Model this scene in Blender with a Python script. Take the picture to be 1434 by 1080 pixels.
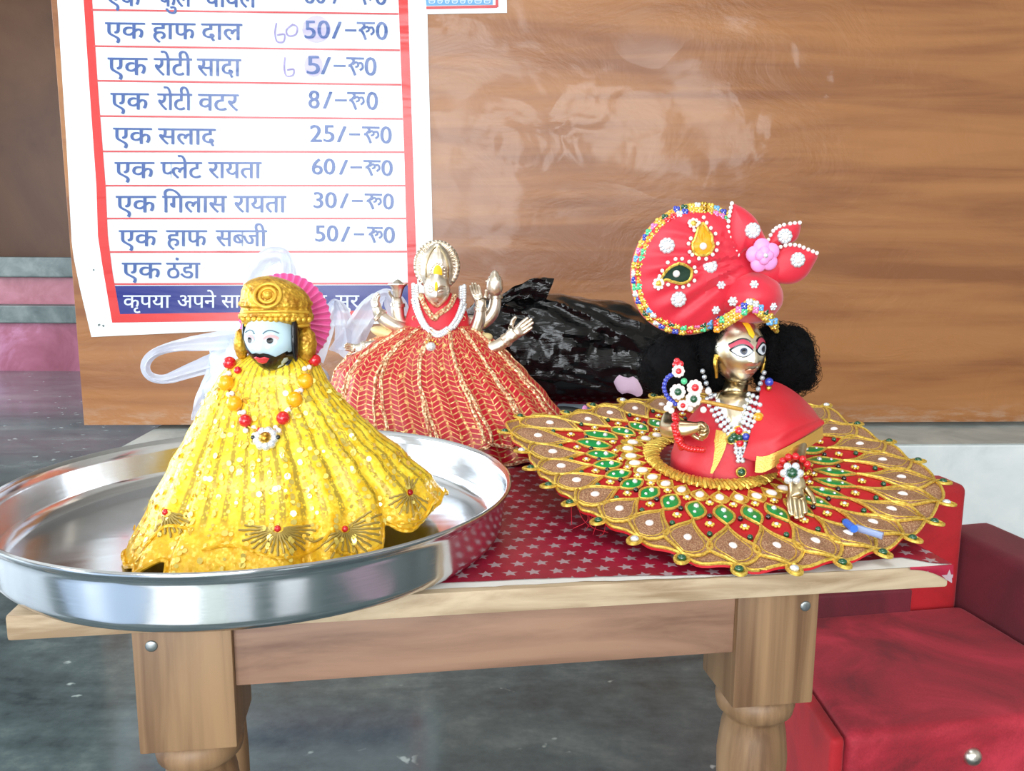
import bpy, bmesh, math, random
from math import sin, cos, pi, sqrt, atan2, exp, radians
from mathutils import Vector, Matrix, noise
from mathutils.bvhtree import BVHTree
random.seed(7)
for o in list(bpy.data.objects): bpy.data.objects.remove(o)
SC = bpy.context.scene
COL = SC.collection

# ------------------------------------------------------------------ camera, world, daylight, added fill lamps, exposure
W_, H_, FPX, PITCH, ROLL, CZ = 1434, 1080, 1150.0, 0.158, 0.0055, 0.705
cd = bpy.data.cameras.new('camera'); cam = bpy.data.objects.new('camera', cd); COL.objects.link(cam)
cd.sensor_fit = 'HORIZONTAL'; cd.sensor_width = 36; cd.lens = 36*FPX/W_; cd.clip_start = .01; cd.clip_end = 60
FW = Vector((0, cos(PITCH), -sin(PITCH))); UP0 = Vector((0, sin(PITCH), cos(PITCH))); RT0 = Vector((1, 0, 0))
RT = RT0*cos(ROLL)+UP0*sin(ROLL); UP = UP0*cos(ROLL)-RT0*sin(ROLL)
cam.matrix_world = Matrix(((RT.x, UP.x, -FW.x, 0), (RT.y, UP.y, -FW.y, 0), (RT.z, UP.z, -FW.z, CZ), (0, 0, 0, 1)))
SC.camera = cam
CAM = Vector((0, 0, CZ))
wd = bpy.data.worlds.new('sky'); SC.world = wd; wd.use_nodes = True
wd.node_tree.nodes['Background'].inputs[0].default_value = (.80, .90, 1, 1)
wd.node_tree.nodes['Background'].inputs[1].default_value = 1.0
SC.view_settings.view_transform = 'Standard'; SC.view_settings.look = 'None'
SC.view_settings.gamma = 1; SC.view_settings.use_curve_mapping = False
SC.view_settings.exposure = 0.0
SC.cycles.use_denoising = True
SC.cycles.max_bounces = 8
def area(name, loc, target, sx, sy, power, col):
    l = bpy.data.lights.new(name, 'AREA'); l.shape = 'RECTANGLE'; l.size = sx; l.size_y = sy; l.energy = power; l.color = col
    o = bpy.data.objects.new(name, l); COL.objects.link(o); o.location = loc
    o.rotation_euler = (Vector(target)-Vector(loc)).to_track_quat('-Z', 'Y').to_euler(); return o
for nm, xc, wid, pw in (('daylight_left_door_leaf', -1.62, .75, 54), ('daylight_middle_door_leaf', -.78, .45, 34), ('daylight_right_door_leaf', .05, .8, 56)):
    area(nm, (xc, -2.92, 1.25), (xc, 5, 1.25), wid, 2.3, pw, (.93, .97, 1))
area('daylight_from_side_opening', (-3.92, 1.2, 1.4), (5, 1.2, 1.2), 2.6, 2.2, 120, (.80, .90, 1))
area('side_stripe_fill', (-3.92, -1.95, 1.4), (5, -1.95, 1.2), .8, 2.2, 60, (.92, .97, 1))  # added unseen lamp, set apart to give striped reflections
area('far_side_fill', (-3.92, 3.5, 1.3), (5, 3.5, .6), 1.2, 1.8, 52, (.92, .95, 1))  # added unseen lamp that brightens the dim steps and far floor
area('daylight_from_right_window', (1.6, -2.92, 1.75), (1.6, 5, 1.5), 1.0, 1.1, 40, (.95, .98, 1))
area('overhead_fill', (-.2, .2, 2.86), (-.2, .2, 0), 1.0, 1.0, 14, (.95, .98, 1))  # added soft fill overhead; the ceiling is closed above it

# ------------------------------------------------------------------ pixel helpers (photograph frame 1434 x 1080)
def ray(px, py): return FW+RT*((px-W_/2)/FPX)-UP*((py-H_/2)/FPX)
def atz(px, py, z): d = ray(px, py); return CAM+d*((z-CZ)/d.z)
def aty(px, py, y): d = ray(px, py); return CAM+d*(y/d.y)
def atplane(px, py, p0, n): d = ray(px, py); return CAM+d*((p0-CAM).dot(n)/d.dot(n))
def s2l(c): c /= 255; return c/12.92 if c <= .04045 else ((c+.055)/1.055)**2.4
def C(r, g, b): return (s2l(r), s2l(g), s2l(b), 1)
def lerp(a, b, t): return a+(b-a)*t
def interp(tab, x):
    if x <= tab[0][0]: return tab[0][1]
    for (a, va), (b, vb) in zip(tab, tab[1:]):
        if x <= b:
            t = (x-a)/(b-a); t = t*t*(3-2*t)*.5+t*.5; return va+(vb-va)*t
    return tab[-1][1]
def spline(pts, n=8, closed=False):
    P = [Vector(p) for p in pts]; N = len(P); out = []
    for i in range(N if closed else N-1):
        p0 = P[i-1] if (closed or i > 0) else P[0]; p1 = P[i]; p2 = P[(i+1) % N]; p3 = P[(i+2) % N] if (closed or i+2 < N) else P[-1]
        for k in range(n):
            t = k/n
            out.append(.5*((2*p1)+(p2-p0)*t+(2*p0-5*p1+4*p2-p3)*t*t+(3*p1-p0-3*p2+p3)*t**3))
    if not closed: out.append(P[-1])
    return out

# ------------------------------------------------------------------ materials
def mat(name, col, rough=.5, metal=0, **kw):
    m = bpy.data.materials.new(name); m.use_nodes = True
    b = m.node_tree.nodes['Principled BSDF']
    b.inputs['Base Color'].default_value = col if len(col) == 4 else (*col, 1)
    b.inputs['Roughness'].default_value = rough; b.inputs['Metallic'].default_value = metal
    for k, v in kw.items(): b.inputs[k.replace('_', ' ')].default_value = v
    return m
class N:
    """tiny node-graph helper"""
    def __init__(s, m): s.t = m.node_tree; s.b = s.t.nodes['Principled BSDF']
    def new(s, ty, **kw):
        n = s.t.nodes.new(ty)
        for k, v in kw.items(): setattr(n, k, v)
        return n
    def link(s, a, b): s.t.links.new(a, b)
    def setin(s, n, i, v):
        if v is None: return
        if hasattr(v, 'is_output'): s.link(v, n.inputs[i])
        else: n.inputs[i].default_value = v
    def math(s, op, a, b=None, c=None, clamp=False):
        n = s.new('ShaderNodeMath', operation=op, use_clamp=clamp)
        for i, v in enumerate((a, b, c)): s.setin(n, i, v)
        return n.outputs[0]
    def coord(s, kind='Object'): return s.new('ShaderNodeTexCoord').outputs[kind]
    def mapping(s, v, sc=(1, 1, 1), rot=(0, 0, 0), loc=(0, 0, 0)):
        n = s.new('ShaderNodeMapping'); s.link(v, n.inputs[0]); n.inputs['Scale'].default_value = sc; n.inputs['Rotation'].default_value = rot; n.inputs['Location'].default_value = loc
        return n.outputs[0]
    def noise(s, v, scale=5, detail=4, rough=.5, dist=0):
        n = s.new('ShaderNodeTexNoise'); s.link(v, n.inputs['Vector']); n.inputs['Scale'].default_value = scale; n.inputs['Detail'].default_value = detail
        n.inputs['Roughness'].default_value = rough; n.inputs['Distortion'].default_value = dist; return n.outputs['Fac']
    def vor(s, v, scale=50, out='Distance', feature='F1', rnd=1):
        n = s.new('ShaderNodeTexVoronoi', feature=feature); s.link(v, n.inputs['Vector']); n.inputs['Scale'].default_value = scale; n.inputs['Randomness'].default_value = rnd; return n.outputs[out]
    def ramp(s, f, stops):
        n = s.new('ShaderNodeValToRGB'); s.link(f, n.inputs[0]); e = n.color_ramp.elements
        while len(e) < len(stops): e.new(.5)
        for el, (p, c) in zip(e, stops): el.position = p; el.color = c if len(c) == 4 else (*c, 1)
        return n.outputs[0]
    def step(s, f, a, b):
        n = s.new('ShaderNodeMapRange'); n.inputs[1].default_value = a; n.inputs[2].default_value = b; n.clamp = True; s.link(f, n.inputs[0]); return n.outputs[0]
    def mix(s, f, a, b):
        n = s.new('ShaderNodeMix', data_type='RGBA'); s.setin(n, 0, f); s.setin(n, 6, a); s.setin(n, 7, b); return n.outputs[2]
    def bump(s, h, strength=.3, dist=.002, normal=None):
        n = s.new('ShaderNodeBump'); s.link(h, n.inputs['Height']); n.inputs['Strength'].default_value = strength; n.inputs['Distance'].default_value = dist
        if normal is not None: s.link(normal, n.inputs['Normal'])
        s.link(n.outputs[0], s.b.inputs['Normal']); return n.outputs[0]
    def base(s, c): s.link(c, s.b.inputs['Base Color'])
    def rough(s, c): s.link(c, s.b.inputs['Roughness'])
    def xyz(s, v):
        n = s.new('ShaderNodeSeparateXYZ'); s.link(v, n.inputs[0]); return n.outputs
    def sparkle(s, v, scale, amount, mask=None):
        """sequins: each cell is a little facet with a tilt of its own"""
        c = s.vor(v, scale, 'Color'); g = s.new('ShaderNodeNewGeometry')
        a = s.new('ShaderNodeVectorMath', operation='SUBTRACT'); s.link(c, a.inputs[0]); a.inputs[1].default_value = (.5, .5, .5)
        b = s.new('ShaderNodeVectorMath', operation='SCALE'); s.link(a.outputs[0], b.inputs[0])
        if mask is None: b.inputs['Scale'].default_value = amount
        else: s.link(s.math('MULTIPLY', mask, amount), b.inputs['Scale'])
        d = s.new('ShaderNodeVectorMath', operation='ADD'); s.link(g.outputs['Normal'], d.inputs[0]); s.link(b.outputs[0], d.inputs[1])
        e = s.new('ShaderNodeVectorMath', operation='NORMALIZE'); s.link(d.outputs[0], e.inputs[0])
        s.link(e.outputs[0], s.b.inputs['Normal']); return e.outputs[0]

M = {}
def wood(name, dark, light, axis, scale=1.0, rough=.55, grain=40):
    m = mat(name, light, rough); n = N(m); sc = [grain*scale]*3; sc[axis] = 1.6*scale
    v = n.mapping(n.coord(), tuple(sc)); f = n.noise(v, 1.0, 6, .6, .6)
    sc2 = [9*scale]*3; sc2[axis] = .9*scale; f2 = n.noise(n.mapping(n.coord(), tuple(sc2)), 1.3, 3, .5, 1.2)
    mixd = n.math('ADD', n.math('MULTIPLY', f, .5), n.math('MULTIPLY', f2, .5))
    n.base(n.ramp(mixd, [(.41, dark), (.50, tuple(lerp(a, b, .6) for a, b in zip(dark, light))), (.59, light)])); n.bump(f, .2, .0006); M[name] = m; return m
wood('laminate', C(134, 82, 45), C(166, 111, 64), 0, .55, .36, 26)
n = N(M['laminate']); n.b.inputs['Coat Weight'].default_value = .26; n.b.inputs['Coat Roughness'].default_value = .12
cc = n.coord(); big = n.noise(n.mapping(cc, (2.2, 2.2, 3.2)), 2.0, 5, .62, .8); fine = n.noise(n.mapping(cc, (16, 16, 16)), 2.0, 3, .6)
n.bump(n.math('ADD', n.math('MULTIPLY', big, 1.0), n.math('MULTIPLY', fine, .03)), .22, .018)
crk = n.math('MULTIPLY', n.noise(n.mapping(cc, (6, 6, 7)), 1.6, 1.5, .5, .4), n.step(n.noise(n.mapping(cc, (1.6, 1.6, 2.0)), 1.3, 2, .5), .42, .60))
cb_ = n.new('ShaderNodeBump'); n.link(n.math('ADD', n.math('MULTIPLY', crk, .8), n.math('MULTIPLY', n.noise(n.mapping(cc, (2.2, 2.2, 1.6)), 2.0, 1, .5, .3), .8)), cb_.inputs['Height']); cb_.inputs['Strength'].default_value = .55; cb_.inputs['Distance'].default_value = .022; n.link(cb_.outputs[0], n.b.inputs['Coat Normal'])
sx = n.xyz(cc); low = n.step(sx[2], .07, .0); sc_ = n.noise(n.mapping(cc, (5, 5, 22)), 3, 4, .7)
old = n.b.inputs['Base Color'].links[0].from_socket
n.base(n.mix(n.math('MULTIPLY', n.math('MULTIPLY', low, n.step(sc_, .45, .62)), .55), old, C(186, 168, 150)))
wood('ply_edge', C(142, 118, 90), C(198, 178, 148), 0, 1.0, .6, 60)
wood('apron_wood', C(106, 76, 60), C(150, 116, 94), 0, 1.0, .5, 45)
wood('leg_wood', C(98, 70, 46), C(152, 120, 86), 2, 1.0, .5, 45)
wood('top_wood', C(170, 138, 100), C(210, 182, 140), 0, 1.0, .6, 40)

def stone():
    m = mat('floor_stone', C(70, 84, 86), .3); n = N(m); c = n.coord()
    a = n.noise(n.mapping(c, (1, 2.4, 1)), 2.6, 8, .62, .5); b = n.noise(c, 22, 5, .7)
    col = n.ramp(n.math('ADD', n.math('MULTIPLY', a, .7), n.math('MULTIPLY', b, .3)), [(.36, C(54, 66, 70)), (.52, C(84, 98, 100)), (.68, C(118, 130, 128))])
    wv = n.new('ShaderNodeVectorMath', operation='ADD'); n.link(c, wv.inputs[0]); nn_ = n.new('ShaderNodeTexNoise'); nn_.inputs['Scale'].default_value = 34; n.link(c, nn_.inputs['Vector']); w2 = n.new('ShaderNodeVectorMath', operation='SCALE'); w2.inputs['Scale'].default_value = .05; n.link(nn_.outputs['Color'], w2.inputs[0]); n.link(w2.outputs[0], wv.inputs[1])
    sp = n.vor(wv.outputs[0], 17); keep = n.step(n.noise(c, 11, 2, .5), .48, .56); d = n.math('MULTIPLY', n.step(sp, .16, .10), keep)
    n.base(n.mix(n.math('MULTIPLY', d, .8), col, C(176, 190, 186))); n.rough(n.step(b, -.1, 4.2)); n.bump(b, .04, .002); M['floor_stone'] = m
stone()
def blotch(name, a, b, c3, scale=4, rough=.6, bump=.2):
    m = mat(name, a, rough); n = N(m); c = n.coord(); f = n.noise(c, scale, 6, .62, .5)
    n.base(n.ramp(f, [(.35, a), (.5, b), (.66, c3)])); n.bump(n.noise(c, scale*8, 3, .6), bump, .003); M[name] = m; return m
blotch('pink_paint', C(138, 72, 92), C(166, 98, 122), C(208, 150, 186), 2.4, .35)
blotch('pink_paint_worn', C(142, 78, 94), C(160, 94, 108), C(176, 112, 128), 5, .4)
blotch('step_stone', C(70, 84, 84), C(92, 106, 106), C(120, 132, 130), 6, .45)
blotch('brown_wall', C(78, 50, 34), C(92, 62, 42), C(104, 72, 50), 1.2, .6)
blotch('white_plaster', C(205, 212, 212), C(222, 228, 228), C(232, 236, 236), 5, .6)
blotch('ledge_cement', C(150, 162, 160), C(172, 182, 180), C(190, 198, 194), 7, .5)
blotch('room_plaster', C(188, 182, 172), C(200, 194, 184), C(210, 204, 196), 1.5, .7)
def velvet(name, a, b, c3):
    m = mat(name, a, .75); n = N(m); c = n.coord(); f = n.noise(c, 7, 5, .6, .8); g = n.noise(c, 420, 2, .6)
    n.base(n.ramp(n.math('ADD', n.math('MULTIPLY', f, .85), n.math('MULTIPLY', g, .15)), [(.36, a), (.5, b), (.64, c3)])); n.b.inputs['Sheen Weight'].default_value = .18
    n.b.inputs['Sheen Tint'].default_value = C(255, 170, 180); n.bump(g, .25, .001); M[name] = m
velvet('velvet_seat', C(104, 10, 22), C(146, 20, 38), C(182, 40, 60)); velvet('velvet_back', C(140, 8, 18), C(162, 12, 24), C(178, 18, 30)); velvet('velvet_maroon', C(78, 14, 28), C(94, 18, 34), C(108, 24, 42))
# steel
m = mat('steel', (.74, .76, .79, 1), .16, 1); n = N(m); c = n.coord()
x = n.xyz(c); ang = n.math('ARCTAN2', x[1], x[0]); cmb = n.new('ShaderNodeCombineXYZ'); n.link(ang, cmb.inputs[0]); n.link(x[2], cmb.inputs[2])
br = n.noise(n.mapping(cmb.outputs[0], (6, 1, 900)), 1, 3, .6); n.rough(n.step(br, -.35, 5.2)); n.bump(n.noise(n.mapping(cmb.outputs[0], (5, 1, 20)), 1, 2, .5), .10, .002); M['steel'] = m
M['nail'] = mat('nail_metal', C(150, 155, 155), .35, .9)
M['stud'] = mat('stud_metal', C(210, 205, 196), .34, 1)
# poster
m = mat('poster_vinyl', C(232, 240, 242), .22); n = N(m); f = n.noise(n.mapping(n.coord(), (1.5, 1.5, 9)), 1.2, 3, .5, .4); n.bump(f, .5, .012); n.b.inputs['Specular IOR Level'].default_value = .5; M['vinyl'] = m
def vin(name, col):
    m = mat(name, col, .22); n = N(m); f = n.noise(n.mapping(n.coord(), (1.5, 1.5, 9)), 1.2, 3, .5, .4); n.bump(f, .5, .012); n.b.inputs['Specular IOR Level'].default_value = .5; M[name] = m
vin('print_red', C(214, 62, 62)); vin('print_line', C(206, 84, 88)); vin('print_blue', C(72, 98, 156)); vin('print_navy', C(44, 52, 128)); vin('print_white', C(214, 224, 240)); vin('ink_purple', C(150, 140, 190)); vin('smudge', C(190, 182, 226)); vin('print_sky', C(110, 165, 210)); vin('dirt', C(110, 120, 120))
# table cover : rows of little grey stars on red
m = mat('star_cloth', C(150, 22, 44), .38); n = N(m); uv = n.coord('UV'); x = n.xyz(uv); P = .0155
row = n.math('FLOOR', n.math('DIVIDE', x[1], P)); off = n.math('MULTIPLY', n.math('MODULO', n.math('ABSOLUTE', row), 2.0), .5)
fx = n.math('SUBTRACT', n.math('FRACT', n.math('ADD', n.math('DIVIDE', x[0], P), off)), .5); fy = n.math('SUBTRACT', n.math('FRACT', n.math('DIVIDE', x[1], P)), .5)
an = n.math('ADD', n.math('ARCTAN2', fx, fy), 4*pi); r = n.math('SQRT', n.math('ADD', n.math('MULTIPLY', fx, fx), n.math('MULTIPLY', fy, fy)))
k = 2*pi/5; mm = n.math('ABSOLUTE', n.math('SUBTRACT', n.math('MODULO', n.math('ADD', an, k/2), k), k/2)); r1, r2 = .36, .16
d = n.math('ADD', n.math('MULTIPLY', n.math('MULTIPLY', r, n.math('COSINE', mm)), r2*sin(pi/5)), n.math('MULTIPLY', n.math('MULTIPLY', r, n.math('SINE', mm)), r1-r2*cos(pi/5)))
star = n.math('LESS_THAN', d, r1*r2*sin(pi/5)); wear = n.noise(n.coord(), 26, 4, .6)
n.base(n.mix(star, n.ramp(wear, [(.3, C(132, 12, 40)), (.7, C(164, 26, 58))]), C(168, 146, 152))); M['star_cloth'] = m
M['paper'] = mat('torn_backing', C(222, 220, 214), .8)
# idols
def metal(name, col, rough, dirt=None, sc=60):
    m = mat(name, col, rough, 1); n = N(m); c = n.coord(); f = n.noise(c, sc, 4, .6); n.bump(f, .12, .001)
    if dirt: n.base(n.ramp(f, [(.36, dirt), (.56, col)]))
    M[name] = m
metal('silver', C(236, 226, 212), .34, C(190, 176, 156)); metal('brass', C(222, 206, 170), .28, C(170, 146, 106), 40); metal('face_metal', C(236, 226, 204), .30, C(212, 196, 164), 25)
metal('gold', C(226, 184, 84), .33, C(160, 110, 30), 160); metal('gold_zari', C(240, 206, 96), .36, C(196, 156, 60), 500); M['gold_zari'].node_tree.nodes['Principled BSDF'].inputs['Metallic'].default_value = .6
m = mat('gold_paint', C(212, 160, 44), .38, .45); n = N(m); f = n.vor(n.coord(), 420); n.base(n.ramp(n.noise(n.coord(), 120, 4, .6), [(.35, C(164, 108, 20)), (.6, C(224, 178, 62))])); n.bump(f, .5, .0012); M['gold_paint'] = m
M['gold_smooth'] = mat('gold_paint_smooth', C(218, 172, 60), .35, .45)
M['face_white'] = mat('painted_face', C(188, 214, 226), .22, 0, Coat_Weight=.4)
M['black_paint'] = mat('black_paint', C(14, 14, 18), .22); M['lip_red'] = mat('lip_red', C(206, 50, 60), .3); M['lip_metal'] = mat('lip_copper', C(196, 140, 116), .3, .8)
M['eye_white'] = mat('eye_white', C(200, 206, 214), .2); M['iris'] = mat('iris_grey', C(60, 66, 84), .2); M['shadow_pink'] = mat('eyelid_pink', C(186, 60, 84), .4); M['skin_pink'] = mat('eyelid_rose', C(214, 176, 178), .4)
M['tilak'] = mat('tilak_yellow', C(240, 190, 28), .6); M['brow_grey'] = mat('brow_grey', C(96, 116, 130), .4)
m = mat('halo_pink', C(236, 100, 168), .42); n = N(m); n.b.inputs['Sheen Weight'].default_value = .3; M['halo_pink'] = m
M['red_bead'] = mat('red_bead', C(200, 18, 30), .18, 0, Coat_Weight=.5); M['orange_bead'] = mat('orange_bead', C(242, 166, 10), .25, 0, Coat_Weight=.4)
M['pearl'] = mat('pearl', C(236, 226, 222), .18, 0, Coat_Weight=.6); M['crystal'] = mat('rhinestone', C(226, 232, 238), .08, .55); M['stone_green'] = mat('green_stone', C(6, 74, 44), .08, 0, Coat_Weight=.8)
M['stone_black'] = mat('black_stone', C(10, 18, 16), .08, 0, Coat_Weight=.8); M['stone_blue'] = mat('blue_stone', C(44, 60, 168), .12, 0, Coat_Weight=.8); M['stone_red'] = mat('red_stone', C(206, 26, 40), .12, 0, Coat_Weight=.8)
M['stone_orange'] = mat('orange_stone', C(240, 150, 20), .12, 0, Coat_Weight=.8); M['stone_pink'] = mat('pink_stone', C(216, 110, 170), .14, 0, Coat_Weight=.8); M['stone_mint'] = mat('mint_stone', C(70, 190, 130), .14, 0, Coat_Weight=.8); M['stone_sky'] = mat('sky_stone', C(90, 160, 220), .14, 0, Coat_Weight=.8)
M['green_cloth'] = mat('green_foil', C(14, 150, 72), .35, .2); M['green_velvet'] = mat('green_velvet', C(8, 44, 26), .8); M['mustard'] = mat('mustard_satin', C(226, 158, 20), .45)
m = mat('net_beige', C(182, 142, 108), .6); n = N(m); n.base(n.ramp(n.vor(n.coord(), 900), [(.2, C(196, 158, 122)), (.6, C(150, 106, 78))])); n.sparkle(n.coord(), 1500, .5); n.b.inputs['Metallic'].default_value = .25; M['net_beige'] = m
m = mat('red_satin', C(190, 14, 34), .5); n = N(m); n.b.inputs['Sheen Weight'].default_value = .1; f = n.noise(n.coord(), 40, 3, .5); n.bump(f, .35, .004); M['red_satin'] = m
M['red_lining'] = mat('red_lining', C(186, 16, 30), .6)
M['turban_red'] = mat('turban_red', C(202, 22, 48), .5, 0, Sheen_Weight=.3)
m = mat('gold_ribbon', C(214, 168, 82), .38, .5); n = N(m); n.bump(n.vor(n.coord(), 900), .3, .0006); M['gold_ribbon'] = m
m = mat('hair_black', C(7, 7, 9), .9, 0, Specular_IOR_Level=.15); M['hair'] = m
M['sequin'] = mat('sequin', C(250, 228, 120), .22, .65); M['rose_pink'] = mat('rose_pink', C(232, 150, 206), .4)
m = mat('black_polythene', C(8, 8, 9), .16); n = N(m); n.b.inputs['Specular IOR Level'].default_value = .35; f = n.noise(n.mapping(n.coord(), (12, 20, 60)), 1, 4, .6, .8); n.bump(f, .5, .004); M['black_bag'] = m
m = mat('white_polythene', C(226, 232, 244), .3); n = N(m); n.b.inputs['Transmission Weight'].default_value = .0; n.b.inputs['Subsurface Weight'].default_value = .0
tr = n.new('ShaderNodeBsdfTransparent'); tl = n.new('ShaderNodeBsdfTranslucent'); tl.inputs[0].default_value = C(226, 234, 248); m1 = n.new('ShaderNodeMixShader'); m1.inputs[0].default_value = .35
m2 = n.new('ShaderNodeMixShader'); m2.inputs[0].default_value = .14; out = n.t.nodes['Material Output']; n.link(n.b.outputs[0], m1.inputs[1]); n.link(tl.outputs[0], m1.inputs[2]); n.link(m1.outputs[0], m2.inputs[1]); n.link(tr.outputs[0], m2.inputs[2]); n.link(m2.outputs[0], out.inputs[0])
n.bump(n.noise(n.mapping(n.coord(), (30, 30, 14)), 1, 4, .6, 1), .6, .005); M['white_bag'] = m
M['yellow_stuff'] = mat('yellow_plastic', C(240, 224, 20), .5); M['pink_stuff'] = mat('pale_pink_cloth', C(196, 168, 188), .7); M['comb_black'] = mat('comb_black', C(26, 28, 30), .4); M['sheet_grey'] = mat('grey_plastic', C(122, 134, 144), .3); M['leaf_green'] = mat('green_plastic', C(70, 110, 78), .5)
m = mat('clear_plastic', C(170, 190, 235), .1); n = N(m); n.b.inputs['Transmission Weight'].default_value = .5; M['clear_plastic'] = m
M['blue_plastic'] = mat('blue_plastic', C(60, 110, 210), .2); M['dark'] = mat('dark_gap', C(16, 16, 16), .9); M['thread'] = mat('red_thread', C(200, 30, 50), .6)
# yellow sequinned robe
m = mat('robe_yellow', C(242, 204, 40), .42); n = N(m); uv = n.coord('UV'); x = n.xyz(uv)
st = n.math('FRACT', n.math('MULTIPLY', x[0], 46.0)); line = n.math('MULTIPLY', n.step(n.math('ABSOLUTE', n.math('SUBTRACT', st, .5)), .22, .12), n.step(x[1], .80, .74))
dash = n.vor(n.mapping(uv, (300, 70, 1)), 1.0); dl = n.math('MULTIPLY', line, n.step(dash, .28, .45))
bord = n.step(x[1], .72, .80); nz = n.noise(n.coord(), 160, 4, .6)
body = n.ramp(nz, [(.35, C(232, 186, 20)), (.6, C(252, 226, 70))]); edge = n.ramp(nz, [(.30, C(222, 164, 20)), (.62, C(246, 202, 52))])
col = n.mix(n.math('MULTIPLY', dl, .8), n.mix(bord, body, edge), C(150, 124, 44)); n.base(col)
sq = n.step(n.vor(n.coord(), 330, 'Distance', 'F1'), .50, .40); n.sparkle(n.coord(), 640, .55, n.math('MAXIMUM', n.math('MULTIPLY', sq, .9), n.math('MULTIPLY', bord, .8))); n.b.inputs['Metallic'].default_value = .15; n.b.inputs['Roughness'].default_value = .3; M['robe_yellow'] = m
m = mat('robe_yellow_edge', C(232, 178, 30), .35, .2); n = N(m); n.sparkle(n.coord(), 420, .8); M['robe_edge'] = m
M['fan_thread'] = mat('fan_thread', C(164, 140, 70), .4, .3)
# red and gold herringbone robe
def herring(name, npl):
    m = mat(name, C(180, 10, 36), .5); n = N(m); uv = n.coord('UV'); x = n.xyz(uv)
    pl = n.math('FRACT', n.math('MULTIPLY', x[0], npl)); a = n.math('ABSOLUTE', n.math('SUBTRACT', pl, .5))
    ch = n.math('FRACT', n.math('ADD', n.math('MULTIPLY', x[1], 24.0), n.math('MULTIPLY', a, 1.6)))
    ln = n.step(n.math('ABSOLUTE', n.math('SUBTRACT', ch, .5)), .13, .07)
    tr = n.math('MAXIMUM', n.step(a, .41, .45), n.step(a, .05, .025)); dots = n.step(n.vor(n.coord(), 300), .48, .36); trd = n.math('MULTIPLY', tr, n.math('ADD', n.math('MULTIPLY', dots, .75), .25))
    spots = n.math('MULTIPLY', n.step(n.vor(n.coord(), 95), .20, .15), .9)
    g = n.math('MAXIMUM', n.math('MAXIMUM', n.math('MULTIPLY', ln, .8), trd), spots, clamp=True)
    n.base(n.mix(g, C(178, 8, 34), C(224, 180, 116))); n.link(n.math('MULTIPLY', g, .6), n.b.inputs['Metallic']); n.sparkle(n.coord(), 420, .9, g); n.b.inputs['Roughness'].default_value = .38; M[name] = m
herring('robe_red', 22.0); herring('panel_red', 3.0)
m = mat('gold_lace', C(214, 172, 118), .4, .5); n = N(m); n.sparkle(n.coord(), 500, .9); f = n.vor(n.coord(), 420); n.base(n.ramp(f, [(.35, C(246, 222, 176)), (.7, C(190, 110, 80))])); M['gold_lace'] = m
M['blouse_red'] = mat('blouse_red', C(206, 14, 40), .5); M['cream_pad'] = mat('cream_gold', C(226, 206, 150), .5, .2)

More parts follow.
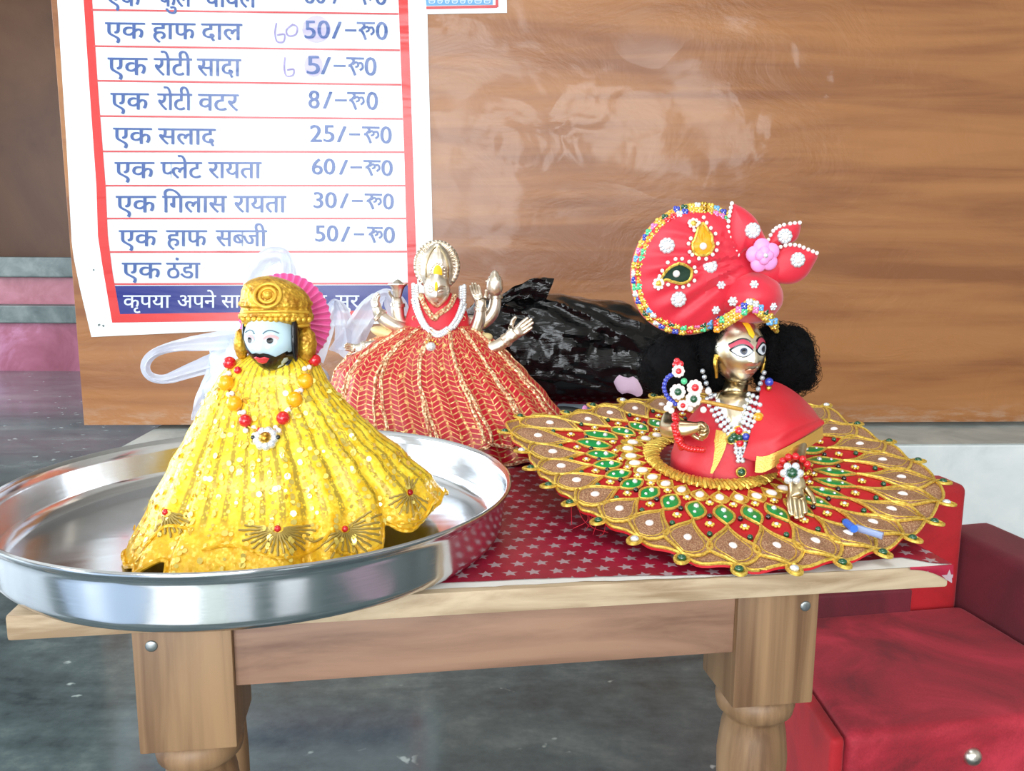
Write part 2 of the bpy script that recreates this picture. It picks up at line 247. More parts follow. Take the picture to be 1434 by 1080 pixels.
# ------------------------------------------------------------------ mesh collector
class G:
    def __init__(s): s.v = []; s.f = []; s.m = []; s.uv = []
    def add(s, vs, fs, mi=0, uvs=None):
        b = len(s.v); s.v += [Vector(p) for p in vs]
        s.f += [tuple(b+i for i in f) for f in fs]; s.m += [mi]*len(fs)
        s.uv += (uvs if uvs else [(0, 0)]*len(vs)); return s
    def grid(s, fn, nu, nv, cu=False, cv=False, mi=0, mfn=None):
        vs = []; uv = []
        for i in range(nu+(0 if cu else 1)):
            for j in range(nv+(0 if cv else 1)):
                u, w = i/nu, j/nv; vs.append(fn(u, w)); uv.append((u, w))
        b = len(s.v); s.v += [Vector(p) for p in vs]; s.uv += uv; J = nv+(0 if cv else 1); I = nu+(0 if cu else 1)
        for i in range(nu):
            for j in range(nv):
                a = (i, j), ((i+1) % I, j), ((i+1) % I, (j+1) % J), (i, (j+1) % J)
                s.f.append(tuple(b+p*J+q for p, q in a)); s.m.append(mfn((i+.5)/nu, (j+.5)/nv) if mfn else mi)
        return s
    def sph(s, c, r, nu=12, nv=8, mi=0, rot=None):
        c = Vector(c); r = (r, r, r) if not hasattr(r, '__len__') else r
        def fn(u, w):
            p = Vector((r[0]*sin(pi*w)*cos(2*pi*u), r[1]*sin(pi*w)*sin(2*pi*u), r[2]*cos(pi*w)))
            return c+(rot @ p if rot else p)
        return s.grid(fn, nu, nv, cu=True, mi=mi)
    def tube(s, path, r, seg=8, mi=0, closed=False, flat=1.0, up=None):
        P = [Vector(p) for p in path]; n = len(P); vs = []; prev = None
        for i, p in enumerate(P):
            a = P[i-1] if (i > 0 or closed) else P[0]; b = P[(i+1) % n] if (i < n-1 or closed) else P[-1]
            t = (b-a); t = t.normalized() if t.length > 1e-9 else Vector((0, 0, 1))
            if prev is None:
                q = Vector(up) if up else (Vector((0, 0, 1)) if abs(t.z) < .9 else Vector((1, 0, 0)))
            else: q = prev
            x = (q-t*q.dot(t)); x = x.normalized() if x.length > 1e-9 else t.orthogonal().normalized(); prev = x; y = t.cross(x)
            rr = r[i] if hasattr(r, '__len__') else (r(i/(n-1)) if callable(r) else r)
            for k in range(seg):
                g = 2*pi*k/seg; vs.append(p+x*cos(g)*rr*flat+y*sin(g)*rr)
        fs = []
        for i in range(n if closed else n-1):
            j = (i+1) % n
            for k in range(seg): fs.append((i*seg+k, i*seg+(k+1) % seg, j*seg+(k+1) % seg, j*seg+k))
        if not closed: fs += [tuple(range(seg))[::-1], tuple((n-1)*seg+k for k in range(seg))]
        return s.add(vs, fs, mi)
    def lathe(s, prof, fr=None, n=48, mi=0, mod=None):
        fr = fr or (lambda p: p)
        def fn(u, w):
            i = min(int(round(w*(len(prof)-1))), len(prof)-1); r, z = prof[i]; a = 2*pi*u
            if mod: r = mod(a, i, r)
            return fr(Vector((r*sin(a), -r*cos(a), z)))
        return s.grid(fn, n, len(prof)-1, cu=True, mi=mi)
    def box(s, a, b, fr=None, bev=.003, seg=2, mi=0):
        bm = bmesh.new(); bmesh.ops.create_cube(bm, size=1); A = Vector(a); B = Vector(b)
        for v in bm.verts: v.co = Vector(((A[i]+B[i])/2+v.co[i]*(B[i]-A[i]) for i in range(3)))
        if bev: bmesh.ops.bevel(bm, geom=bm.edges[:], offset=bev, segments=seg, profile=.6, affect='EDGES')
        bm.verts.index_update(); fr = fr or (lambda p: p)
        s.add([fr(v.co.copy()) for v in bm.verts], [tuple(v.index for v in f.verts) for f in bm.faces], mi); bm.free(); return s
    def patch(s, centre, out, fn, rings=4, mi=0, dome=0.0, back=None):
        """star-shaped patch from a 2-D outline; fn(x, y, lift) -> point"""
        n = len(out); vs = [fn(centre[0], centre[1], dome)]
        for k in range(1, rings+1):
            t = k/rings
            for x, y in out: vs.append(fn(lerp(centre[0], x, t), lerp(centre[1], y, t), dome*sqrt(max(0, 1-t*t))))
        fs = [(0, 1+i, 1+(i+1) % n) for i in range(n)]
        for k in range(rings-1):
            for i in range(n):
                j = (i+1) % n; fs.append((1+k*n+i, 1+(k+1)*n+i, 1+(k+1)*n+j, 1+k*n+j))
        s.add(vs, fs, mi)
        if back is not None:
            b = len(vs); vs2 = [fn(x, y, -back) for x, y in out]; base = len(s.v)-len(vs)
            s.add(vs2, [tuple(range(n))[::-1]], mi); o = base+1+(rings-1)*n; q = base+b
            for i in range(n):
                j = (i+1) % n; s.f.append((o+i, q+i, q+j, o+j)); s.m.append(mi)
        return s
    def skin(s, nodes, edges, mi=0, sub=2):
        me = bpy.data.meshes.new('t'); me.from_pydata([tuple(p) for p, r in nodes], edges, []); ob = bpy.data.objects.new('t', me); COL.objects.link(ob)
        md = ob.modifiers.new('s', 'SKIN'); md.use_smooth_shade = True
        for i, (p, r) in enumerate(nodes): me.skin_vertices[0].data[i].radius = (r, r) if not hasattr(r, '__len__') else r
        me.skin_vertices[0].data[0].use_root = True
        if sub: sb = ob.modifiers.new('u', 'SUBSURF'); sb.levels = sub; sb.render_levels = sub
        bpy.context.view_layer.update(); ev = ob.evaluated_get(bpy.context.evaluated_depsgraph_get()); m2 = ev.to_mesh()
        s.add([v.co.copy() for v in m2.vertices], [tuple(p.vertices) for p in m2.polygons], mi); ev.to_mesh_clear()
        bpy.data.objects.remove(ob); bpy.data.meshes.remove(me); return s
    def bvh(s): return BVHTree.FromPolygons([tuple(v) for v in s.v], s.f)
    def build(s, name, mats, parent=None, origin=None, smooth=True):
        O = Vector(origin) if origin is not None else (parent_origin(parent) if parent else Vector((0, 0, 0)))
        me = bpy.data.meshes.new(name); me.from_pydata([tuple(v-O) for v in s.v], [], s.f)
        for mt in (mats if isinstance(mats, (list, tuple)) else [mats]): me.materials.append(M[mt] if isinstance(mt, str) else mt)
        ul = me.uv_layers.new(name='UVMap'); li = [0]*len(me.loops); me.loops.foreach_get('vertex_index', li)
        ul.data.foreach_set('uv', [c for i in li for c in s.uv[i]])
        me.polygons.foreach_set('material_index', s.m); me.polygons.foreach_set('use_smooth', [smooth]*len(me.polygons)); me.update()
        bm = bmesh.new(); bm.from_mesh(me); bmesh.ops.recalc_face_normals(bm, faces=bm.faces[:]); bm.to_mesh(me); bm.free()
        if smooth: me.set_sharp_from_angle(angle=radians(50))
        o = bpy.data.objects.new(name, me); COL.objects.link(o)
        if parent: o.parent = parent
        else: o.location = O
        ORI[o.name] = O; return o
ORI = {}
def parent_origin(p): return ORI[p.name]
def thing(name, label, cat, loc, group=None):
    o = bpy.data.objects.new(name, None); COL.objects.link(o); o.location = loc; o.empty_display_size = .05; ORI[o.name] = Vector(loc)
    o['label'] = label; o['category'] = cat
    if group: o['group'] = group
    return o
def tag(o, label, cat, group=None, kind=None):
    o['label'] = label; o['category'] = cat
    if group: o['group'] = group
    if kind: o['kind'] = kind
    return o
def struct(o): o['kind'] = 'structure'; return o
def copy_part(o, parent, loc=(0, 0, 0)):
    c = o.copy(); COL.objects.link(c); c.parent = parent; c.location = loc; ORI[c.name] = ORI[o.name]; return c

# ================================================================== SETTING
def sbox(name, a, b, m, bev=0): return struct(G().box(a, b, bev=bev).build(name, m, origin=((a[0]+b[0])/2, (a[1]+b[1])/2, a[2]), smooth=False))
sbox('floor', (-4.1, -3.2, -.1), (3.4, 7, 0), 'floor_stone')
for nm_, x0, x1, y0, y1, cl in (('reflector_slab', -2.0, -.66, -.9, .14, (158, 178, 202)), ('reflector_slab', -.64, -.33, -1.3, -.12, (236, 240, 242)), ('reflector_slab', -.31, -.17, -1.3, -.12, (150, 164, 152)), ('reflector_slab', .56, .74, -.3, .26, (150, 128, 142))):
    M[nm_+str(x0)] = mat('reflector_slab_tone', C(*cl), .3); sbox(nm_, (x0, y0, -.002), (x1, y1, .004), nm_+str(x0))      # unseen slabs added to put bright stripes in the tray's reflection
sbox('ceiling', (-4.1, -3.2, 2.9), (3.4, 7, 3.0), 'room_plaster')
sbox('wall_right', (3.2, -3.2, 0), (3.4, 7, 2.9), 'room_plaster')
def holed(name, frame, rects, wide, m):     # a wall with openings, as blocks round them
    g = G(); xs = sorted({wide[0], wide[1], *[r[0] for r in rects], *[r[1] for r in rects]})
    for a, b in zip(xs, xs[1:]):
        hole = [r for r in rects if r[0] <= a and r[1] >= b]; z0, z1 = (hole[0][2], hole[0][3]) if hole else (0, 0)
        if hole:
            if z0 > 0: g.box(*frame(a, b, 0, z0), bev=0)
            g.box(*frame(a, b, z1, 2.9), bev=0)
        else: g.box(*frame(a, b, 0, 2.9), bev=0)
    return struct(g.build(name, m, smooth=False))
holed('wall_front', lambda a, b, z0, z1: ((a, -3.2, z0), (b, -3.0, z1)), [(-2.0, .5, 0, 2.45), (1.05, 2.15, 1.15, 2.35)], (-4.1, 3.4), 'room_plaster')
holed('wall_left', lambda a, b, z0, z1: ((-4.1, a, z0), (-4.0, b, z1)), [(-2.4, -1.5, .25, 2.55), (-.15, 2.55, .25, 2.55), (2.8, 4.2, .3, 2.4)], (-3.0, 7), 'room_plaster')  # the narrow and the far opening are added to go with their fill lamps
sbox('wall_back', (-4.0, 5.3, 0), (3.2, 5.5, 2.9), 'brown_wall')
sbox('step_riser', (-4.0, 4.88, 0), (-.4, 5.3, .29), 'pink_paint', 0); sbox('step_tread', (-4.0, 4.85, .29), (-.4, 5.3, .392), 'step_stone', .006)
sbox('upper_riser', (-4.0, 5.02, .392), (-.4, 5.3, .555), 'pink_paint_worn', 0); sbox('upper_tread', (-4.0, 4.98, .555), (-.4, 5.3, .675), 'step_stone', .008)

# counter plane: slightly turned
PL = Vector((-1.09, 2.05, 0)); PR = Vector((1.40, 2.163, 0)); PX = (PR-PL).normalized(); PN = Vector((PX.y, -PX.x, 0))
def pfr(p): return PL+PX*p.x-PN*p.y+Vector((0, 0, p.z))      # x along the counter, y away from us
g = G().box((.17, -.205, 0), (3.6, .75, .255), pfr, bev=.004)
platform = struct(g.build('platform', 'white_plaster', origin=pfr(Vector((1.8, .2, 0))), smooth=False))
g = G().box((.172, -.203, .2555), (3.6, .75, .2575), pfr, bev=0); struct(g.build('platform_ledge', 'ledge_cement', origin=pfr(Vector((1.8, .2, .2555))), smooth=False))
ct = thing('counter', 'wide wood-grain laminate counter with scuffed lower edge standing on the white platform', 'counter', pfr(Vector((1.5, .3, .2575))))
G().box((0, 0, .270), (3.4, .018, 1.42), pfr, bev=.001).build('front_panel', 'laminate', ct, smooth=False)
G().box((0, .018, .270), (.018, .55, 1.42), pfr, bev=.001).build('side_panel', 'laminate', ct, smooth=False)
G().box((0, 0, 1.42), (3.4, .6, 1.45), pfr, bev=.003).build('counter_top', 'laminate', ct, smooth=False)
for xx in (.3, 1.7, 3.1): G().box((xx, .08, .2575), (xx+.06, .5, .270), pfr, bev=0).build('foot', 'dark', ct, smooth=False)

# ------------------------------------------------------------------ printed price poster
def PP(px, py, off): return atplane(px, py, PL+PN*off, PN)
def interp_poly(pts, x):
    for (a, va), (b, vb) in zip(pts, pts[1:]):
        if x <= b: return va+(vb-va)*(x-a)/(b-a)
    (a, va), (b, vb) = pts[-2:]; return va+(vb-va)*(x-a)/(b-a)
LE = [(-60, 77), (0, 80), (200, 93), (350, 101), (400, 111), (472, 128)]; RE = [(-60, 596), (0, 598), (340, 606), (450, 608)]
po = thing('price_poster', 'large white vinyl price list with red border taped on the left of the counter', 'poster', PP(350, 440, .002))
def curl(v): return .0025+.010*max(0, (v-330)/140)**2*0
def sheet(u, w):
    y = lerp(-60, 462, w); y += (10-22*u)*w; x = lerp(interp_poly(LE, y), interp_poly(RE, y), u); return PP(x, y, .0025)
def solid_sheet(fn, nu, nv, t=.0006):
    g = G(); g.grid(fn, nu, nv); k = len(g.v); g.grid(lambda u, w: fn(u, w)-PN*t, nu, nv)
    for i in range(nu):
        for j in (0, nv): a, b = i*(nv+1)+j, (i+1)*(nv+1)+j; g.f.append((a, b, b+k, a+k)); g.m.append(0)
    for j in range(nv):
        for i in (0, nu): a, b = i*(nv+1)+j, i*(nv+1)+j+1; g.f.append((a, b, b+k, a+k)); g.m.append(0)
    return g
solid_sheet(sheet, 12, 24).build('sheet', 'vinyl', po)
def strip(name, quadpts, m, off=.0034, parent=po):   # band given by two polylines (pixel)
    g = G(); a, b = quadpts; n = len(a)
    g.add([PP(*p, off) for p in a]+[PP(*p, off) for p in b], [(i, i+1, n+i+1, n+i) for i in range(n-1)])
    return g.build(name, m, parent, smooth=False)
LB = [(114, -60), (117, 0), (125, 120), (135, 262), (137, 330), (143, 370), (157, 452)]; LBi = [(127, -60), (129, 0), (137, 120), (148, 262), (151, 330), (158, 385), (168, 440)]
strip('left_border', (LB, LBi), 'print_red'); strip('right_border', ([(557, -60), (558, 0), (566, 210), (571, 390), (572, 448)], [(570, -60), (571, 0), (578, 210), (584, 390), (585, 448)]), 'print_red')
strip('bottom_border', ([(168, 440), (572, 434)], [(157, 452), (585, 446)]), 'print_red', .0036)
for (l, ly, r_, ry) in [(128, 13.7, 558, 19.5), (131, 64.5, 560, 70.3), (136, 113, 562, 118.7), (139, 162.5, 564, 166.5), (144, 212, 566, 213), (148, 260, 568, 260), (150, 306, 570, 306), (153, 353, 571, 352.5), (160, 398, 571, 397)]:
    strip('rule_line', ([(l, ly-1.3), (r_, ry-1.3)], [(l, ly+1.3), (r_, ry+1.3)]), 'print_line', .0036)
strip('blue_band', ([(161, 400.5), (571, 399.5)], [(168, 440), (572, 434)]), 'print_navy', .0035)
CU = bpy.data.curves.new('tmp', 'FONT'); CO = bpy.data.objects.new('tmp', CU); COL.objects.link(CO)
def glyph(txt, bold=.018):
    CU.body = txt; CU.size = 1; CU.offset = 0; CU.resolution_u = 4; bpy.context.view_layer.update()
    me = bpy.data.meshes.new_from_object(CO.evaluated_get(bpy.context.evaluated_depsgraph_get()))
    vs = [v.co.copy() for v in me.vertices]; fs = [tuple(p.vertices) for p in me.polygons]; bpy.data.meshes.remove(me); return vs, fs
def half(ch, cut, bold):
    CU.body = ch; CU.size = 1; CU.offset = 0; bpy.context.view_layer.update()
    me = bpy.data.meshes.new_from_object(CO.evaluated_get(bpy.context.evaluated_depsgraph_get()))
    bm = bmesh.new(); bm.from_mesh(me); w = max(v.co.x for v in bm.verts)
    bmesh.ops.bisect_plane(bm, geom=bm.verts[:]+bm.edges[:]+bm.faces[:], plane_co=(w*cut, 0, 0), plane_no=(1, 0, 0), clear_outer=True)
    bm.verts.index_update(); r = [v.co.copy() for v in bm.verts], [tuple(v.index for v in f.verts) for f in bm.faces]; bm.free(); bpy.data.meshes.remove(me); return r
RU = 'RU'
def word(tokens, bold=.018):
    vs, fs = [], []; x = 0
    for t in tokens:
        if isinstance(t, tuple): a, b = half(t[0], t[1], bold)
        else: a, b = glyph(t, bold)
        x0 = min(v.x for v in a); dz = len(vs)
        vs += [Vector((v.x+x-(x0 if x else 0), v.y, 0)) for v in a]; fs += [tuple(i+dz for i in f) for f in b]; x = max(v.x for v in vs)-.01
    return vs, fs
def islands(vs, fs):
    p = list(range(len(vs)))
    def find(i):
        while p[i] != i: p[i] = p[p[i]]; i = p[i]
        return i
    for f in fs:
        for i in f[1:]: p[find(i)] = find(f[0])
    ids = {}; return [ids.setdefault(find(i), len(ids)) for i in range(len(vs))]
_, yk = 0, glyph('क'); KY0, KY1 = min(v.y for v in yk[0]), max(v.y for v in yk[0])
DY = glyph('0'); D0, D1 = min(v.y for v in DY[0]), max(v.y for v in DY[0])
def put(g, vf, x0, x1, top, base, slope, ey0, ey1, off=.0040, mi=0, bold=.55):
    vs, fs = vf; a = min(v.x for v in vs); b = max(v.x for v in vs); isl = islands(vs, fs)
    out = []
    for v, k in zip(vs, isl):
        px = lerp(x0, x1, (v.x-a)/(b-a)); py = lerp(base, top, (v.y-ey0)/(ey1-ey0))+slope*(px-x0)
        out.append((px, py, off+.00012*(k % 3)))
    for i, dx in enumerate((-bold, bold)): g.add([PP(x+dx, y+dx*.3, o+.00005*i) for x, y, o in out], fs, mi)
def penstroke(g, pts, w, off=.0042, mi=0):    # flat marker stroke in pixel coordinates
    n = len(pts); L, R = [], []
    for i in range(n):
        a = pts[max(i-1, 0)]; b = pts[min(i+1, n-1)]; dx, dy = b[0]-a[0], b[1]-a[1]; q = sqrt(dx*dx+dy*dy) or 1
        L.append(PP(pts[i][0]-dy/q*w, pts[i][1]+dx/q*w, off)); R.append(PP(pts[i][0]+dy/q*w, pts[i][1]-dx/q*w, off))
    g.add(L+R, [(i, i+1, n+i+1, n+i) for i in range(n-1)], mi)
def sp2(pts, n=6): return [(p.x, p.y) for p in spline([(a, b, 0) for a, b in pts], n)]
def ru(g, x0, x1, top, base):     # the letter for rupees with its side curl
    w = x1-x0; h = base-top
    penstroke(g, [(x0, top+1.4), (x1, top+1.9)], 1.5)
    penstroke(g, sp2([(x0+.28*w, top+1), (x0+.42*w, top+.22*h), (x0+.22*w, top+.46*h), (x0+.12*w, top+.46*h)]), 1.7, .0041)
    penstroke(g, sp2([(x0+.20*w, top+.44*h), (x0+.34*w, top+.62*h), (x0+.5*w, base+.5)]), 1.8, .0043)
    penstroke(g, sp2([(x0+.36*w, top+.40*h), (x0+.58*w, top+.28*h), (x0+.66*w, top+.48*h), (x0+.5*w, top+.56*h)]), 1.3, .0044)
    penstroke(g, sp2([(x0+.62*w, top+.36*h), (x0+.86*w, top+.34*h), (x0+.92*w, top+.58*h), (x0+.76*w, top+.74*h)]), 1.5, .00425)
EK = ['एक']
ROWS = [
 (-16, 8, [(EK, 149, 197), (['फुल'], 222, 268), (['चावल'], 285, 359)], ('60', 427, 456, 466, 476, 484, 499, 502, 522, 526, 541, -18, 5)),
 (31.2, 53.7, [(EK, 147.4, 202.6), (['हाफ'], 212.8, 273.4), (['दाल'], 282, 338.8)], ('50', 427, 461.3, 465, 478, 483, 499, 499.4, 525, 526.8, 542.4, 28.5, 54)),
 (80.5, 104.5, [(EK, 151, 206), (['रोटी'], 215.7, 268.5), (['सादा'], 276, 337.4)], ('5', 430, 447.7, 449.6, 463, 467, 484, 484.8, 509.8, 511, 526.8, 78, 104)),
 (130, 153, [(EK, 155, 208), (['रोटी'], 220.6, 268.5), (['वटर'], 277.7, 334)], ('8', 432.4, 447, 452.5, 465, 468.8, 485.7, 486, 511, 513.7, 528.7, 126.6, 152)),
 (178.7, 201, [(EK, 158.7, 212.4), (['सलाद'], 221.6, 301.7)], ('25', 434.4, 467.8, 472, 484.8, 488.7, 504.3, 506.8, 531.6, 533, 548, 175, 199)),
 (227, 249.5, [(EK, 160.8, 215.8), ([('प', .70), 'ले', 'ट'], 225, 282.5), (['रायता'], 291.8, 366)], ('60', 437, 468.8, 475, 487, 490.5, 507, 508.8, 533, 534.5, 549.5, 222, 244.5)),
 (274.5, 297.5, [(EK, 162.5, 218), (['िगलास'], 227.5, 317.5), (['रायता'], 327.5, 400.5)], ('30', 439.5, 471, 476, 488, 492.5, 508, 510.5, 535, 536.8, 551, 269, 291.5)),
 (322.5, 345, [(EK, 166.8, 219.5), (['हाफ'], 233, 289.5), (['स', ('ब', .72), 'जी'], 302.5, 373.5)], ('50', 441.8, 473, 477.5, 490, 495.5, 510, 513.8, 536, 537.5, 552.5, 315.5, 338.5)),
 (368, 390, [(EK, 171, 225.5), (['ठंडा'], 233, 280)], None)]
for top, base, words, price in ROWS:
    g = G(); sl = .012 if top < 190 else 0
    for tk, x0, x1 in words: g = G(); put(g, word(tk), x0, x1, top+sl*(x0-148), base+sl*(x0-148), sl, KY0, KY1); g.build('menu_word', 'print_blue', po, smooth=False)
    if price:
        d, a, b, c1, c2, e1, e2, f1, f2, h1, h2, t, bs = price; g = G()
        put(g, glyph(d, .012), a, b, t, bs, 0, D0, D1); put(g, glyph('/', -.008), c1, c2, t+2, bs, 0, D0, D1)
        penstroke(g, [(e1, (t+bs)/2+1), (e2, (t+bs)/2+1.2)], 1.5); ru(g, f1, f2, t+2, bs+1); put(g, glyph('0', .012), h1, h2, t+2, bs+2, 0, D0, D1)
        g.build('price_line', 'print_blue', po, smooth=False)
for tk, x0, x1 in [(['कृपया'], 172.5, 238.7), (['अपने'], 248.7, 302.5), (['सा'], 310, 336), (['सुर'], 470, 503)]: g = G(); put(g, word(tk), x0, x1, 413.7, 431, 0, KY0, KY1, bold=.25); g.build('notice_word', 'print_white', po, smooth=False)
g = G(); penstroke(g, [(446, 414.5), (458, 414.5)], 1); penstroke(g, [(454, 414.5), (454, 431)], 1)
g.build('notice_word', 'print_white', po, smooth=False)
def ell(cx, cy, a, b, n=24, ph=0): return [(cx+a*cos(2*pi*k/n+ph), cy+b*sin(2*pi*k/n+ph)) for k in range(n)]
for cx, cy, a, b in ((443, 41, 20, 19), (439, 92, 13, 16)): G().patch((cx, cy), ell(cx, cy, a, b), lambda x, y, l: PP(x, y, .0031), 2).build('ink_smudge', 'smudge', po, smooth=False)
for st in ([(387, 32), (385, 46), (388, 58), (397, 58), (398, 48), (388, 49)], [(410, 34), (401, 42), (404, 50), (414, 48), (416, 38), (409, 34)], [(399, 80), (398, 95), (401, 106), (410, 105), (411, 97), (402, 98)]): g = G(); penstroke(g, sp2(st), 1.2); g.build('handwritten_digit', 'ink_purple', po, smooth=False)
for cx, cy in ((131, 378), (139, 455), (145, 456)): g = G(); g.patch((cx, cy), [(cx+random.uniform(1, 3)*cos(k), cy+random.uniform(1, 3)*sin(k)) for k in range(6)], lambda x, y, l: PP(x, y, .0032), 1); g.build('dirt_mark', 'dirt', po, smooth=False)
# second poster
p2 = thing('notice_sheet', 'small white printed sheet cut off by the top edge, right of the price list', 'poster', PP(655, 0, .002))
solid_sheet(lambda u, w: PP(lerp(590, 708, u)+2*w, lerp(-80, 20, w)-2*u*w, .0018), 3, 3).build('sheet', 'vinyl', p2)
strip('red_line', ([(597, 9), (696, 7)], [(597, 13), (696, 11)]), 'print_line', .0026, p2); strip('side_line', ([(693, -80), (694, 10)], [(696, -80), (698, 10)]), 'print_line', .0027, p2)
strip('blue_band', ([(590, -80), (688, -80)], [(597, 8), (690, 6.5)]), 'print_sky', .0026, p2)
g = G(); xx = 600
while xx < 684:
    w = random.uniform(5, 12); penstroke(g, [(xx, 1), (xx+w, 1)], .6, .003); penstroke(g, sp2([(xx+1, 1), (xx+1.5, 4), (xx+w-2, 4), (xx+w-1, 1)], 3), .5, .0031); xx += w+2.5
g.build('small_print', 'print_white', p2, smooth=False)

# ================================================================== TABLE
TA = atan2(.0859, .5839); TU = Vector((cos(TA), sin(TA), 0)); TV = Vector((-sin(TA), cos(TA), 0)); T0 = Vector((-.2886, .4412, 0)); TW, TD, TZ = .5902, .80, .5
def tfr(p): return T0+TU*p.x+TV*p.y+Vector((0, 0, p.z))
tb = thing('low_table', 'low wooden table with turned legs and a pale plank top, under the starred cover', 'table', tfr(Vector((TW/2, TD/2, 0))))
g = G().box((0, 0, .4845), (TW, TD, TZ), tfr, bev=.002); g.build('table_top', 'ply_edge', tb)
# material axes follow the table (nearly aligned with x)
def leg(u, v, name='leg'):
    g = G().box((u, v, .405), (u+.057, v+.055, .4845), tfr, bev=.0015); c = tfr(Vector((u+.0285, v+.0275, 0)))
    pr = [(.0, .407), (.022, .4065), (.0262, .402), (.0275, .397), (.0262, .390), (.0215, .386), (.0205, .383), (.0225, .374), (.0245, .355), (.0235, .325), (.0185, .28), (.0165, .25), (.020, .235), (.020, .225), (.016, .215), (.0195, .15), (.0215, .10), (.0215, .0), (0, 0)]
    g.lathe(pr, lambda p: c+p, 28); return g.build(name, 'leg_wood', tb)
lg = []
for u, v in ((.066, .004), (.443, .004), (-.012, .46)): lg.append(leg(u, v))
for a, b in (((.123, .008, .4435), (.443, .028, .4845)), ((.123, TD-.030, .4435), (.443, TD-.010, .4845))): G().box(a, b, tfr, bev=.001).build('apron', 'apron_wood', tb)
for u in (.070, .474): G().box((u, .059, .4435), (u+.02, TD-.062, .4845), tfr, bev=.001).build('apron', 'apron_wood', tb)
for px, py, l in ((212, 905, lg[0]), (1128, 849, lg[1])):
    v = .004; n_ = -TV; p = atplane(px, py, tfr(Vector((0, v, 0))), TV)
    q = n_.to_track_quat('Z', 'Y').to_matrix(); g = G(); g.lathe([(0, .0008), (.0028, .0008), (.0036, .0003), (.0038, -.001)], lambda a, p=p, q=q: p+q @ a, 16); g.build('nail_head', 'nail', l)
# starred cover
cv = thing('table_cover', 'red cover printed with grey stars, torn along its front edge, spread over the low table', 'table cover', tfr(Vector((TW/2, TD/2, TZ))))
def rag(u, s, a=1): return (noise.noise(Vector((u*28, s, 0)))*.5+noise.noise(Vector((u*90, s, 1)))*.3)*a
def cov_front(u):
    t = u/TW; return interp([(0, .016), (.35, .013), (.52, .012), (.62, .009), (.70, .003), (.80, .001), (.88, .012), (.955, .017), (.985, .002), (1, -.001)], t)+rag(u, 0, .004)*(1 if t < .97 else .2)
def cov(zoff, f0):
    def fn(a, b):
        u = lerp(.012, TW+.0012, a); v0 = f0(u); v = lerp(v0, TD-.005, b**1.3); z = TZ+zoff+.0012*max(0, noise.noise(Vector((u*9, v*9, 3))))
        return tfr(Vector((u, v, z)))
    return fn
g = G(); fn = cov(.0009, cov_front); g.grid(fn, 90, 40); UVs = []
for p in g.v: d = p-T0; UVs.append((d.dot(TU), d.dot(TV)))
g.uv = UVs; g.build('printed_face', 'star_cloth', cv)
g = G(); g.grid(cov(.0003, lambda u: interp([(0, .008), (.5, .005), (.7, .001), (1, -.001)], u/TW)+rag(u, 5, .004)), 90, 8); g.build('torn_backing', 'paper', cv)
g = G()                                       # the corner flap folded over the right front edge
def flap(a, b):
    u = lerp(TW-.030, TW+.0018, a); z = TZ+.0008-.013*b*(.15+.85*a**2); return tfr(Vector((u, -.0012-.0006*sin(b*3), z)))
g.grid(flap, 10, 6); g.uv = [((p-T0).dot(TU), p.z-.5) for p in g.v]; g.build('corner_flap', 'star_cloth', cv)

# ================================================================== THALI (steel tray)
TC = Vector((-.1813, .5837, .5022))
pr = [(0, 0), (.10, 0), (.160, 0), (.1672, .0005), (.1716, .0026), (.1742, .0065), (.1745, .0085), (.1747, .0105), (.1757, .020), (.1765, .0285), (.1767, .0305), (.1770, .0320), (.1784, .0345), (.1806, .0362), (.1815, .0375), (.1812, .0388), (.1800, .0394), (.1784, .0386), (.1770, .0362), (.1756, .0320), (.1753, .0300), (.1735, .0125), (.1728, .0095), (.1690, .0045), (.1660, .0022), (.158, .0016), (.10, .0014), (0, .0014)]
o = G().lathe(pr, lambda p: TC+p, 128).build('steel_tray', 'steel', origin=TC)
tag(o, 'wide round stainless steel tray jutting over the left front edge of the low table', 'tray')
TRZ = TC.z+.0014

